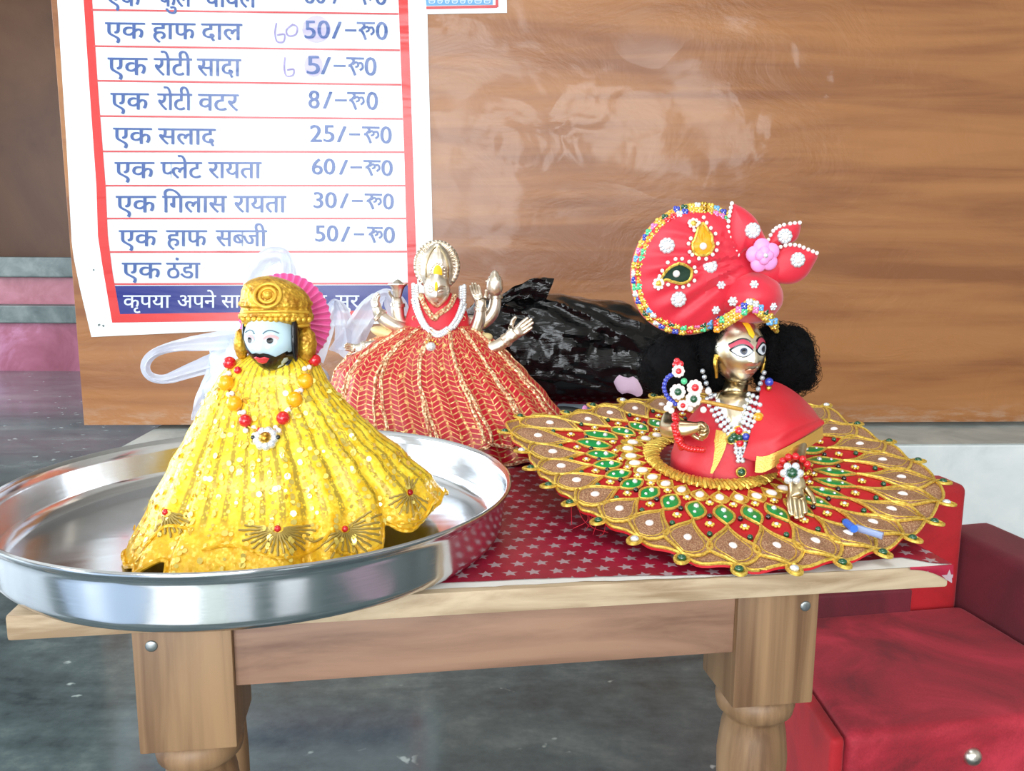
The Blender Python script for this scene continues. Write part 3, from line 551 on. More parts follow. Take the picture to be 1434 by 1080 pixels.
# ================================================================== helpers for figures
def frame(O, yaw=0, pitch=0, roll=0, sc=1.0):
    R = Matrix.Rotation(yaw, 3, 'Z') @ Matrix.Rotation(pitch, 3, 'X') @ Matrix.Rotation(roll, 3, 'Y'); O = Vector(O)
    return lambda p: O+R @ (Vector(p)*sc)
def head(w, d, h, nose=.16, jaw=.34, chin=.05, cheek=.05):
    """returns surface(x, z) -> y of the front of a face and a grid function; x right, -y front, z up"""
    def wid(z):
        t = z/h; k = 1-jaw*max(0, -t)**1.6-.06*max(0, t)**2; return w*k
    def feats(x, z):
        a, t = x/w, z/h; y = 0
        br = max(0, min(1, (.30-t)/.55)) if t > -.25 else max(0, 1-(-.25-t)/.10)
        y += nose*br**1.2*exp(-(a/(.10+.10*br))**2)*(1 if t < .30 else 0)
        y += .035*exp(-((t-.26)/.10)**2-(a/.6)**2)
        for sgn in (-1, 1):
            y -= .055*exp(-((a-sgn*.40)/.24)**2-((t-.10)/.13)**2); y += cheek*exp(-((a-sgn*.45)/.28)**2-((t+.22)/.2)**2)
        y += .045*exp(-(a/.24)**2-((t+.47)/.07)**2)+.04*exp(-(a/.20)**2-((t+.60)/.06)**2)-.02*exp(-(a/.3)**2-((t+.535)/.03)**2)+chin*exp(-(a/.3)**2-((t+.82)/.14)**2)
        return y*w
    def front(x, z):
        q = 1-(x/wid(z))**2-(z/h)**2; return -d*sqrt(max(q, 0))-feats(x, z)*(1 if q > 0 else 0)
    def fn(u, v):
        az = 2*pi*u; z = h*cos(pi*v); s = sin(pi*v); x = wid(z)*s*sin(az); y = -d*s*cos(az)
        fr = max(0, cos(az)); y -= feats(x, z)*min(1, fr*2.2)*min(1, s*2); return Vector((x, y, z))
    return front, fn
def face_patch(g, F, front, pts, cen, lift=.0003, dome=0, mi=0, rings=4):
    g.patch(cen, pts, lambda x, z, l: F((x, front(x, z)-lift-l, z)), rings, mi, dome)
def eye_shape(cx, cz, a, b, n=20, tilt=0):
    o = []
    for k in range(n):
        t = 2*pi*k/n; x = cos(t); z = sin(t)*(1-.55*x*x); o.append((cx+a*(x*cos(tilt)-z*b/a*sin(tilt)), cz+b*z+a*x*sin(tilt)))
    return o
def hit(bv, px, py, lift=0):
    d = ray(px, py).normalized(); r = bv.ray_cast(CAM, d)
    if r[0] is None: return None, None
    n = r[1] if r[1].dot(d) < 0 else -r[1]; return r[0]+n*lift, n
def basis(n):
    n = n.normalized(); x = Vector((1, 0, 0))-n*n.x; x = x.normalized() if x.length > .1 else n.orthogonal().normalized(); y = n.cross(x); return x, y, n
def flower(g, p, n, r, petals=8, mi=0, mc=1, dome=.5):      # rhinestone rosette
    x, y, n = basis(n)
    for k in range(petals):
        a = 2*pi*k/petals; g.sph(p+(x*cos(a)+y*sin(a))*r*.66, (r*.36,)*3, 8, 6, mi)
    g.sph(p+n*r*.15, r*.48, 10, 6, mc)
def hand(W, D, Nn, S, size, curl=.2, spread=.25, thumb=1, fat=1):
    """wrist W, finger direction D, palm normal Nn, sideways S"""
    D, Nn, S = D.normalized(), Nn.normalized(), S.normalized(); nd = [(W, size*.13), (W+D*size*.22, size*.16), (W+D*size*.40, size*.17)]; ed = [(0, 1), (1, 2)]
    for i, (o, L) in enumerate(((-.34, .40), (-.12, .48), (.10, .46), (.31, .36))):
        b = W+D*size*.46+S*o*size*.42; k = len(nd); nd.append((b, size*.062*fat)); ed.append((2, k)); a = 0; p = b; dr0 = (D+S*o*spread).normalized()
        for q in range(3):
            a += curl; dr = dr0*cos(a)+Nn*sin(a); p = p+dr*size*L*(.42, .33, .25)[q]; nd.append((p, size*fat*(.056, .05, .036)[q])); ed.append((k+q, k+q+1))
    k = len(nd); nd += [(W+D*size*.22+S*size*-.2*thumb, size*.07), (W+D*size*.42+S*size*-.34*thumb+Nn*size*.06, size*.06), (W+D*size*.58+S*size*-.36*thumb+Nn*size*.12, size*.045)]; ed += [(1, k), (k, k+1), (k+1, k+2)]
    return nd, ed
def merge_chain(nd, ed, nd2, ed2, at):      # graft the hand on the last arm joint
    b = len(nd); nd += nd2[1:]; mp = lambda i: at if i == 0 else b+i-1; ed += [(mp(i), mp(j)) for i, j in ed2]; return nd, ed
bpy.data.objects.remove(CO)
# ================================================================== RED VELVET SOFA
S0 = Vector((.6576, 1.1366, 0)); SA = radians(10); SU = Vector((cos(SA), sin(SA), 0)); SV = Vector((sin(SA), -cos(SA), 0))
def sfr(p): return S0+SU*p.x+SV*p.y+Vector((0, 0, p.z))
sf = thing('sofa', 'low red velvet sofa with maroon arm standing right of the low table', 'sofa', sfr(Vector((-.18, .1, 0))))
def lefted(p): return Vector((p.x+(.0126-.176*p.y if p.x < -.2 else 0), p.y, p.z))     # the seat narrows towards the back
def puff(a, b, bev, seg=5):
    g = G().box(a, b, None, bev=bev, seg=seg)
    g.v = [sfr(lefted(p)+Vector((0, 0, .0025*noise.noise(p*14)))) for p in g.v]; return g
G().box((-.333, -.06, .0), (.075, .268, .150), lambda p: sfr(lefted(p)), bev=.004).build('base', 'velvet_back', sf)
puff((-.318, .002, .0), (-.002, .283, .205), .016).build('seat', 'velvet_seat', sf)
puff((-.350, -.062, .10), (-.004, .000, .384), .014).build('backrest', 'velvet_back', sf)
puff((0, -.062, .0), (.085, .30, .306), .016).build('arm', 'velvet_maroon', sf)
puff((-.335, .004, .0), (-.3185, .278, .200), .008).build('side_panel', 'velvet_back', sf)
puff((-.317, .0, .20), (-.088, .012, .238), .005).build('back_strip', 'velvet_maroon', sf)
p = atplane(1362, 1060, sfr(Vector((0, .284, 0))), SV); q = SV.to_track_quat('Z', 'Y').to_matrix()
G().lathe([(0, .0075), (.005, .0068), (.009, .0038), (.0106, 0), (.0104, -.002)], lambda a: p+q @ a, 20).build('stud', 'stud', sf)

# ================================================================== BAGS AND ODDMENTS AT THE BACK OF THE TABLE
bb = thing('plastic_bag', 'crumpled shiny black polythene bag behind the two red-robed idols', 'bag', (.09, 1.17, .501))
top = [(-.2, .56), (-.09, .606), (-.045, .640), (.0, .648), (.05, .646), (.10, .640), (.15, .636), (.19, .622), (.23, .59), (.27, .55)]
def bagf(u, w):
    a = 2*pi*u; x = lerp(-.16, .27, w); zt = interp(top, x)+.004; e = sqrt(max(0, 1-((w-.5)/.5)**6)); hz = (zt-.501)/2
    ce, se = cos(a), sin(a); k = .7; y = 1.175-.075*e*(abs(ce)**k)*(1 if ce > 0 else -1)*(1.15-.3*(se+1)/2); z = .501+hz+hz*e*(abs(se)**k)*(1 if se > 0 else -1)
    d = x*.35
    n1 = 1-abs(noise.noise(Vector((x*7, (z+d)*46, 2)))); n2 = 1-abs(noise.noise(Vector((x*22+z*9, (z+d*.6)*60, 7)))); n3 = noise.noise(Vector((x*50, y*50, z*70)))
    q = .020*(n1-.7)+.010*(n2-.7)+.003*n3; m = .35+.65*max(0, min(1, (z-.52)/.05))
    return Vector((x+.004*n3, y-q*m*(1 if ce > 0 else -1), max(.5016, z+q*.35*m*se)))
G().grid(bagf, 110, 130, cu=True).build('bag_body', 'black_bag', bb)
g = G(); K = [(-.035, 1.13, .628), (-.008, 1.12, .648), (.025, 1.125, .660), (.05, 1.13, .655)]
def tw(u, w):
    c = spline(K, 8); p = c[min(int(w*24), 24)]; a = 2*pi*u; r = .006+.012*w; return p+Vector((.4*r*cos(a), r*.35*sin(a)+.002*sin(5*a+9*w), r*cos(a)+.003*noise.noise(Vector((w*9, a*2, 0)))))
g.grid(tw, 14, 24, cu=True).build('twisted_end', 'black_bag', bb)
o = G().patch((0, 0), ell(0, 0, 1, 1, 18), lambda x, y, l: Vector((.155+.018*x+.004*y, 1.085-.012*x-.004*l, .533+.011*y-.006*x+.003*sin(5*x))), 4, 0, 1, 1).build('cloth_scrap', 'pink_stuff', origin=(.155, 1.085, .52))
tag(o, 'small pale pink scrap at the foot of the black bag, beside the black hair', 'scrap')
o = G().sph((.068, 1.035, .5075), (.024, .010, .006), 20, 12, rot=Matrix.Rotation(radians(-12), 3, 'Z')); 
cb = thing('hairbrush', 'small black ribbed brush lying between the two red robes near the black bag', 'brush', (.068, 1.035, .501))
o.build('brush_body', 'comb_black', cb)
for k in range(13): G().tube([(.050+.003*k, 1.028-.0006*k, .508), (.050+.003*k, 1.021-.0006*k, .511)], .0007, 5).build('bristle', 'comb_black', cb)
G().sph((.093, 1.03, .509), (.004, .004, .007), 10, 8).build('tip', 'rose_pink', cb)
o = G().box((-.035, -.02, 0), (.04, .02, .004), lambda p: Vector((.095, 1.075, .5015))+Matrix.Rotation(-.15, 3, 'Z') @ p, bev=.001).build('plastic_sheet', 'sheet_grey', origin=(.095, 1.075, .5015)); tag(o, 'flat grey-blue plastic piece lying in front of the black bag', 'plastic piece')
o = G().sph((.040, 1.06, .507), (.022, .008, .005), 18, 10, rot=Matrix.Rotation(.1, 3, 'Z')).build('green_wrapper', 'leaf_green', origin=(.04, 1.06, .501)); tag(o, 'small dull green wrapper beside the black brush', 'wrapper')
# white carrier bag behind the yellow idol
wb = thing('carrier_bag', 'thin white carrier bag with raised handles behind the yellow-robed idol', 'bag', (-.29, .93, .501))
WY = .93
def crumple(c, r, seed, amp=.25):
    def fn(u, w):
        d = Vector((sin(pi*w)*cos(2*pi*u), sin(pi*w)*sin(2*pi*u), cos(pi*w))); k = 1+amp*(noise.noise(d*2.2+Vector((seed, 0, 0)))+.6*(abs(noise.noise(Vector((d.x*7, d.y*7, d.z*2.2+seed))))-.3))
        p = Vector(c)+Vector((d.x*r[0], d.y*r[1], d.z*r[2]))*k; p.z = max(p.z, .5015); return p
    return fn
G().grid(crumple((-.285, WY, .556), (.068, .04, .062), 3, .22), 48, 30, cu=True).build('bag_body', 'white_bag', wb)
o = G().grid(crumple((-.308, WY-.002, .545), (.036, .022, .038), 9, .12), 26, 16, cu=True).build('packet', 'yellow_stuff', origin=(-.308, WY, .502)); tag(o, 'yellow packet inside the thin white carrier bag', 'packet')
def ribbon(name, pts, wid, Y=WY, seed=0):
    P = spline([aty(x, y, Y+dy) for x, y, dy in pts], 8); n = len(P)
    W = spline([(w, 0, 0) for w in wid], max(1, (n-1)//(len(wid)-1)+1)); g = G()
    vs = []
    def fn(u, w):
        i = min(int(round(u*(n-1))), n-1); a = P[max(i-1, 0)]; b = P[min(i+1, n-1)]; t = (b-a).normalized(); s = Vector((-t.z, 0, t.x)); ww = W[min(int(round(u*(len(W)-1))), len(W)-1)].x
        k = w-.5; return P[i]+s*ww*k*2+Vector((0, .004*sin(9*k+u*7+seed)+.003*noise.noise(Vector((u*9, k*8, seed))), 0))
    g.grid(fn, n-1, 12); return g.build(name, 'white_bag', wb)
ribbon('handle', [(345, 474, 0), (300, 478, -.005), (250, 484, -.01), (218, 494, -.012), (204, 510, -.012), (210, 527, -.012), (232, 531, -.008), (270, 518, 0), (320, 502, .004), (350, 498, .006)], [.014, .010, .006, .0045, .004, .005, .008, .012, .015])
ribbon('side_film', [(330, 470, .004), (312, 500, .0), (300, 530, -.006), (285, 560, -.012), (276, 590, -.01)], [.012, .014, .013, .010, .006], seed=2)
ribbon('handle', [(436, 500, .01), (450, 470, .004), (461, 440, 0), (468, 422, 0), (474, 430, .003), (481, 452, .004), (486, 490, .01)], [.016, .012, .008, .003, .008, .010, .014], seed=4)
ribbon('handle', [(480, 500, .012), (500, 462, .004), (518, 432, 0), (538, 412, 0), (552, 424, .002), (562, 452, .006), (566, 485, .012)], [.018, .014, .012, .006, .012, .014, .016], seed=6)
ribbon('knot', [(352, 420, .01), (356, 385, .004), (372, 362, 0), (395, 358, 0), (404, 376, .003), (402, 410, .01)], [.012, .011, .010, .009, .009, .011], seed=8)
# ================================================================== YELLOW ROBED FIGURINE
YO = Vector((-.163, .565, TRZ+.0006)); fy = thing('robed_figurine', 'bearded figurine in a yellow sequinned robe and gold crown standing in the steel tray', 'figurine', YO)
Y1 = .565
RT_ = [(496, 350, 425), (502, 333, 440), (512, 320, 450), (530, 308, 458), (545, 300, 468), (560, 291, 482), (580, 282, 500), (605, 271, 524), (640, 255, 562), (690, 236, 600), (740, 219, 617), (790, 205, 622)]
zt = [(-aty(400, r, Y1).z, (aty(a, r, Y1).x, aty(b, r, Y1).x)) for r, a, b in RT_]
zN = aty(380, 496, Y1).z; zH = TRZ+.001
def tabx(z, k): return interp([(a, v[k]) for a, v in zt], -z)
def robe_fn(phi, t):
    z = lerp(zN, zH, t); L, R = tabx(z, 0), tabx(z, 1); xc, hw = (L+R)/2, (R-L)/2; d = interp([(0, .013), (.1, .020), (.25, .026), (.6, .052), (1, .080)], t); s = .30*t
    dg = ((math.degrees(phi)+180) % 360)-180; g = lambda c, w: exp(-((dg-c)/w)**2)
    k = 1+t*(.016*sin(9*phi+1)+.010*sin(21*phi))-.13*t*g(14, 5)-.10*t*g(-42, 5)-.12*t*g(47, 5)-.05*t*g(-15, 4)-.05*t**.5*g(30, 4)+.03*t*g(20, 4)+.04*t*g(-50, 6)
    x = xc+hw*k*sin(phi); y = Y1-.002+s*(hw*sin(phi))-d*k*cos(phi)
    lift = .008*g(-42, 5)+.012*g(47, 6)+.022*g(85, 28)+.008*g(180, 60)+.0025*abs(sin(phi*14))
    if -38 < dg < 44: lift -= .0
    return Vector((x, y, z+lift*t**4))
g = G(); g.grid(lambda u, w: robe_fn(2*pi*u-pi, w), 240, 70, cu=True)
RBV = g.bvh(); rs = random.Random(3)
for k in range(620):          # loose sequins, each tilted its own way
    ph = rs.uniform(-1.5, 1.5); t = rs.uniform(.12, .98)
    if rs.random() < .35: ph = rs.gauss(-.15, .45); t = rs.gauss(.62, .17)
    t = min(max(t, .1), .97); ph = round(ph*46/(2*pi))*2*pi/46 if rs.random() < .7 else ph
    p = robe_fn(ph, t); a = robe_fn(ph+.01, t)-p; b = robe_fn(ph, t+.01)-p; nn = a.cross(b).normalized()
    if nn.y > 0: nn = -nn
    nn = (nn+Vector((rs.gauss(0, .30), rs.gauss(0, .2), rs.gauss(0, .35)))).normalized(); x, y, nn = basis(nn); r = rs.uniform(.0010, .0022); p += nn*.0012
    g.add([p]+[p+(x*cos(q*pi/4)+y*sin(q*pi/4))*r for q in range(8)], [(0, 1+q, 1+(q+1) % 8) for q in range(8)], 1)
rb = g.build('robe', ['robe_yellow', 'sequin'], fy)
# hem edging braid
P = [robe_fn(2*pi*k/240-pi, 1)+Vector((0, 0, .0016)) for k in range(240)]
G().tube(P, .0016, 6, closed=True).build('hem_braid', 'robe_edge', rb)
def on_robe(px, py, l=.0005): return hit(RBV, px, py, l)
def fan(cx, cy, r0, r1, a0, a1, n, sq=1.0):
    g = G()
    for k in range(n):
        a = radians(lerp(a0, a1, k/(n-1))); pts = []
        for q in range(7):
            r = lerp(r0, r1*(.86+.14*(k % 2)), q/6); p, nn = on_robe(cx+r*cos(a)+(.4 if q % 2 else -.4)*sin(a), cy+r*sin(a)*sq-(.4 if q % 2 else -.4)*cos(a))
            if p: pts.append(p)
        if len(pts) > 2: g.tube(pts, .0008, 5)
    g.build('fan_motif', 'fan_thread', rb); p, nn = on_robe(cx, cy, .0008)
    if p: G().sph(p, .0022, 10, 8).build('red_bead', 'red_bead', rb)
fan(233, 718, 7, 36, 10, 120, 9); fan(389, 741, 8, 54, -8, 188, 19, .75); fan(482, 741, 8, 58, -42, 150, 15, .75); fan(573, 690, 6, 34, 30, 165, 9); fan(573, 690, 6, 22, -110, -60, 4)
# scalloped braid above the hem
for pts in ([(205, 765), (232, 738), (270, 742)], [(283, 770), (330, 765), (390, 782), (440, 770), (462, 745)], [(462, 770), (510, 778), (548, 752)], [(556, 732), (590, 728), (608, 700)]):
    P = [on_robe(*q)[0] for q in sp2(pts, 8)]; P = [p for p in P if p]
    if len(P) > 2: G().tube(P, .0012, 6).build('hem_scroll', 'robe_edge', rb)
# garland of beads
gl = G()
for pts in ([(332, 500), (322, 520), (322, 545), (332, 570), (346, 595), (372, 612)], [(438, 505), (432, 525), (420, 550), (408, 572), (396, 590), (378, 610)]):
    P = [on_robe(*q, .002)[0] for q in sp2(pts, 6)]; gl.tube([p for p in P if p], .0007, 6)
gl_o = gl.build('garland', 'gold', fy)
def bead(px, py, r, m, name='bead'):
    p, nn = on_robe(px, py, r*.6)
    if p: G().sph(p, r, 14, 10).build(name, m, gl_o)
for px, py, r, m in [(330, 497, .0028, 'red_bead'), (325, 512, .0044, 'red_bead'), (321, 538, .0054, 'orange_bead'), (331, 566, .0052, 'orange_bead'), (346, 591, .0044, 'red_bead'), (438, 508, .0044, 'red_bead'), (425, 534, .0054, 'orange_bead'), (411, 561, .0054, 'orange_bead'), (396, 587, .0046, 'red_bead'), (365, 604, .0022, 'red_bead'), (335, 520, .0026, 'red_bead')]: bead(px, py, r, m)
for px, py in [(329, 504), (322, 524), (318, 527), (326, 552), (322, 553), (337, 579), (342, 578), (432, 515), (426, 517), (421, 547), (416, 549), (405, 574), (402, 577), (356, 600), (386, 600), (440, 498), (345, 604), (390, 604)]: bead(px, py, .0019, 'pearl', 'spacer')
p, nn = on_robe(373, 616, .002); g = G(); flower(g, p, nn, .0085, 9, 0, 1); g.sph(p+Vector((-.008, -.001, .001)), .0016, 8, 6, 2); g.sph(p+Vector((.0085, -.001, .0012)), .0016, 8, 6, 2); g.build('pendant', ['crystal', 'gold', 'stone_black'], gl_o)
# head
Hc = aty(381, 475, .550); HF = frame(Hc, radians(-10), radians(3)); front, fn = head(.0180, .0188, .0215, .15)
hg = G(); hg.grid(lambda u, v: HF(fn(u, v)), 72, 56, cu=True); hd = hg.build('head', 'face_white', fy)
def fp(name, pts, cen, m, lift=.0003, dome=0): g = G(); face_patch(g, HF, front, pts, cen, lift, dome, 0, 6); return g.build(name, m, hd)
bear = [(-.0166, .004), (-.0150, -.004), (-.0128, -.0078), (-.0085, -.0086), (-.0060, -.0072), (-.0026, -.0064), (0, -.0070), (.0026, -.0064), (.0060, -.0072), (.0085, -.0092), (.0128, -.0102), (.0150, -.0088), (.0168, -.0050), (.0168, -.0072), (.0156, -.0110), (.0118, -.0166), (.0066, -.0200), (0, -.0210), (-.0066, -.0200), (-.0118, -.0166), (-.0148, -.0110)]
def sub(pts, n=4): return [(lerp(a[0], b[0], k/n), lerp(a[1], b[1], k/n)) for a, b in zip(pts, pts[1:]+pts[:1]) for k in range(n)]
fp('beard', sub(bear), (0, -.0145), 'black_paint', .0006)
fp('lips', sub([(-.0056, -.0100), (-.0028, -.0088), (0, -.0096), (.0028, -.0088), (.0056, -.0100), (.003, -.0132), (0, -.0142), (-.003, -.0132)]), (0, -.0112), 'lip_red', .0010, .0008)
for s in (-1, 1):
    fp('eyelid', eye_shape(s*.0074, .0030, .0046, .0030), (s*.0074, .0030), 'skin_pink', .0003); fp('eye', eye_shape(s*.0072, .0018, .0038, .0021), (s*.0072, .0018), 'eye_white', .0005); fp('iris', ell(s*.0072-.0002, .0018, .0019, .0019), (s*.0072-.0002, .0018), 'black_paint', .0008)
    P = [HF((x, front(x, z)-.0004, z)) for x, z in [(s*lerp(.003, .0118, k/8), .0062+.0022*sin(pi*(k/8)**.8)) for k in range(9)]]; G().tube(P, .0004, 6).build('eyebrow', 'brow_grey', hd)
P = [HF((.0150*cos(a), -.006+.004*abs(sin(a)), .0085-.0085*0+.006*sin(a))) for a in (0,)]
G().sph(HF((.0180, -.0030, .001)), (.0024, .006, .0155), 14, 12).build('hair', 'black_paint', fy); G().sph(HF((-.0172, -.003, .004)), (.0018, .006, .010), 12, 10).build('hair', 'black_paint', fy)
# crown
prof = [(386, 0, 375), (388, 13, 375), (392, 25, 376), (398, 35, 378), (406, 42, 382), (415, 46.5, 385), (421, 48, 386), (424, 50, 386), (427, 50, 386), (430, 47, 387), (436, 48, 387), (442, 51, 387), (447, 50.5, 387), (450, 46.5, 387), (456, 47, 387), (461, 44, 386), (463, 38, 385), (460, 30, 385)]
mp = .483e-3
def crf(u, w):
    q = w*(len(prof)-1); i = min(int(q), len(prof)-2); t = q-i; r, rad, cx = [lerp(prof[i][k], prof[i+1][k], t) for k in range(3)]; c = aty(cx, r, .556); a = 2*pi*u
    k = 1+.018*sin(a*26)*(1 if 422 < r < 450 else 0)+.012*noise.noise(Vector((sin(a)*5, cos(a)*5, r*.25)))
    dz = .006*(cos(a)) * (1 if r > 440 else .3)
    return c+Vector((rad*mp*k*sin(a), -rad*mp*.86*k*cos(a), dz*max(0, (r-430)/30)))
cg = G(); cg.grid(crf, 104, 68, cu=True); cr = cg.build('crown', 'gold_paint', fy); CBV = cg.bvh()
p, nn = hit(CBV, 375, 414, .0002); x, y, nn = basis(nn); g = G()
for r, t in ((.0085, .0012), (.0052, .0011)): g.tube([p+x*r*cos(a)+y*r*sin(a) for a in [2*pi*k/32 for k in range(32)]], t, 8, closed=True)
g.sph(p, .0030, 12, 8); g.build('medallion', 'gold_smooth', cr)
for ro in (436, 457):
    P = [hit(CBV, px, ro+.0016*(px-387)**2*(-1 if ro > 450 else 1)*.6, .0002)[0] for px in range(343, 434, 4)]; P = [p for p in P if p]; G().tube(P, .0012, 8).build('crown_band', 'gold_smooth', cr)
for k in range(13):
    px = 342+7.5*k; p, nn = hit(CBV, px, 447, .0004)
    if p: G().sph(p, .0021, 10, 8).build('crown_bead', 'gold_smooth', cr)
for cx, rx, rz, sd in ((338, 9.5, 21, 1), (430, 13, 24, 2)):
    c = aty(cx, 482, .556); g = G()
    def ef(u, w, c=c, rx=rx, rz=rz, sd=sd):
        d = Vector((sin(pi*w)*cos(2*pi*u), sin(pi*w)*sin(2*pi*u), cos(pi*w))); k = 1+.12*noise.noise(d*3+Vector((sd, 0, 0)))+.06*noise.noise(d*8); return c+Vector((d.x*rx*mp, d.y*.007, d.z*rz*mp))*k
    g.grid(ef, 30, 20, cu=True); g.build('ear_ornament', 'gold_paint', fy)
# pleated pink halo
hc = aty(397, 449, .585)
def hal(u, w):
    a = 2*pi*u; r = .0325*w*(1+.012*cos(a*40)*w); fold = .0016*sin(a*40)*w
    return hc+Vector((r*sin(a), fold+.004*w*w, r*cos(a)*1.02))
def hal2(u, w): return hal(u, w)+Vector((0, .0016, 0))
g = G(); g.grid(hal, 320, 10, cu=True); g.grid(hal2, 320, 10, cu=True)
k0 = 320*11
for i in range(320): a, b = i*11+10, ((i+1) % 320)*11+10; g.f.append((a, b, b+k0, a+k0)); g.m.append(0)
g.build('halo', 'halo_pink', fy)
# ================================================================== SILVER FOUR-SIDED IDOL IN RED (many arms)
Y2 = .85; GO = Vector((-.055, .84, .5018)); fg = thing('many_armed_figurine', 'silver many-armed figurine in a red and gold herringbone robe at the centre of the table', 'figurine', GO)
GR = [(455, 566, 660), (466, 545, 676), (480, 516, 694), (496, 492, 712), (520, 474, 735), (550, 466, 762), (585, 466, 788), (632, 480, 800)]
gz = [(-aty(620, r, Y2).z, (aty(a, r, Y2).x, aty(b, r, Y2).x)) for r, a, b in GR]; gN = aty(620, 455, Y2).z; gH = .5030
def grobe(ph, t, lift=0):
    z = lerp(gN, gH, t); L, R = interp([(a, v[0]) for a, v in gz], -z), interp([(a, v[1]) for a, v in gz], -z); d = interp([(0, .020), (.12, .034), (.4, .052), (1, .084)], t)
    k = 1+t*(.018*sin(22*ph)+.02*sin(7*ph+1)); sag = .010*sin(pi*t)
    return Vector(((L+R)/2+(R-L)/2*k*sin(ph)*(1+lift*4), Y2-.004-(d+sag)*k*cos(ph)-lift*cos(ph), max(z+.002*sin(22*ph)*t, .5022)))
g = G(); g.grid(lambda u, w: grobe(2*pi*u-pi, w), 220, 50, cu=True); gr = g.build('robe', 'robe_red', fg); GBV = g.bvh()
P = [grobe(2*pi*k/160-pi, .99)+Vector((0, -.0004, .001)) for k in range(160)]; G().tube(P, .0016, 6, closed=True).build('hem_trim', 'gold_lace', gr)
for k, (pc, hw, te) in enumerate([(-66, 15, .80), (-40, 14, .83), (-16, 13, .86), (9, 12, .88), (32, 12, .86), (57, 14, .86), (80, 13, .78)]):
    def pan(u, w, pc=pc, hw=hw, te=te, k=k):
        t = te*w; e = sqrt(max(0, 1-max(0, (w-.90)/.10)**2)) if w > .90 else 1; a = radians(pc+hw*(2*u-1)*e*(.9+.25*w)); p = grobe(a, max(t, .02), .0035+.006*w*(1-.5*abs(2*u-1))); return p
    g = G(); g.grid(pan, 24, 44); pn = g.build('robe_panel', 'panel_red', gr)
    e = [pan(0, w/30) for w in range(31)]+[pan(u/8, 1) for u in range(1, 8)]+[pan(1, 1-w/30) for w in range(31)]; G().tube([p+Vector((0, -.0004, 0)) for p in e], .0019, 6).build('lace_edge', 'gold_lace', gr)
# blouse
BR = [(408, 598, 628, .010), (416, 584, 642, .016), (426, 574, 651, .020), (440, 570, 655, .022), (455, 567, 658, .024), (475, 560, 664, .026)]
def blf(u, w):
    q = w*(len(BR)-1); i = min(int(q), len(BR)-2); t = q-i; r, l, rr, d = [lerp(BR[i][k], BR[i+1][k], t) for k in range(4)]; c0, c1 = aty(l, r, Y2), aty(rr, r, Y2); a = 2*pi*u
    return Vector(((c0.x+c1.x)/2+(c1.x-c0.x)/2*sin(a), Y2-.002-d*cos(a), c0.z))
bg = G(); bg.grid(blf, 48, 24, cu=True); bl = bg.build('blouse', 'blouse_red', fg); BBV = bg.bvh()
for px, py in [(582, 432), (580, 446), (588, 460), (592, 424), (650, 430), (649, 446), (640, 462), (646, 420), (583, 418)]:
    p, nn = hit(BBV, px, py, .0004)
    if p: G().tube([p+Vector((.0018*cos(a), -.0002, .0022*sin(a))) for a in [2*pi*k/12 for k in range(12)]], .0004, 5, closed=True).build('eyelet', 'gold_lace', bl)
P = [hit(BBV, px, py, .0006)[0] for px, py in sp2([(588, 408), (596, 430), (608, 446), (614, 440), (630, 428), (640, 404)], 6)]; G().tube([p for p in P if p], .0030, 8).build('neck_lace', 'gold_lace', bl)
# head, crown, halo
GHc = aty(612, 406, .832); GHF = frame(GHc, 0, radians(10)); gfr, gfn = head(.0132, .0150, .0195, .15)
g = G(); g.grid(lambda u, v: GHF(gfn(u, v)), 56, 44, cu=True); gh = g.build('head', 'silver', fg)
def gp(name, pts, cen, m, lift=.0003, dome=0): g = G(); face_patch(g, GHF, gfr, pts, cen, lift, dome, 0, 5); return g.build(name, m, gh)
for s in (-1, 1): gp('eyelid', eye_shape(s*.0056, .0018, .0038, .0017), (s*.0056, .0018), 'silver', .0003, .0009); G().tube([GHF((x, gfr(x, z)-.0003, z)) for x, z in [(s*lerp(.0020, .0095, k/8), .0052+.0014*sin(pi*k/8)) for k in range(9)]], .0004, 5).build('eyebrow', 'brass', gh)
gp('lips', sub([(-.0036, -.0102), (-.0014, -.0092), (0, -.0097), (.0014, -.0092), (.0036, -.0102), (0, -.0124)]), (0, -.0106), 'lip_metal', .0006, .0006)
c = aty(612, 372, .846); m2 = .735e-3
def hal3(sgn):
    def f(u, w):
        a = 2*pi*u; r = w; x = 32*m2*r*sin(a); z = 35*m2*r*cos(a); rid = .0010*sin(a*36)*max(0, min(1, (r-.62)*6))*(1 if r < .94 else .3); rim = .0014*exp(-((r-.95)/.04)**2)
        return c+Vector((x, sgn*(.0030+rid+rim)-.004*(1-r*r)*(1 if sgn < 0 else 0), z))
    return f
g = G(); g.grid(hal3(-1), 216, 16, cu=True); g.grid(hal3(1), 216, 16, cu=True); b0 = 216*17
for i in range(216): a, b = i*17+16, ((i+1) % 216)*17+16; g.f.append((a, b, b+b0, a+b0)); g.m.append(0)
g.build('halo', 'silver', fg)
def crn(u, w):
    a = 2*pi*u; prof = [(398, 17.5), (392, 20), (384, 22), (374, 22.5), (364, 20.5), (354, 16), (346, 10), (341, 4), (340, 0)]; q = w*8; i = min(int(q), 7); t = q-i; r, rad = lerp(prof[i][0], prof[i+1][0], t), lerp(prof[i][1], prof[i+1][1], t)
    p = aty(612, r, .838); k = 1+.03*sin(a*20)*(1 if r > 386 else .3); return p+Vector((rad*m2*k*sin(a), -rad*m2*.75*k*cos(a)-.002, 0))
g = G(); g.grid(crn, 120, 40, cu=True); gc = g.build('crown', 'silver', fg); GCV = g.bvh()
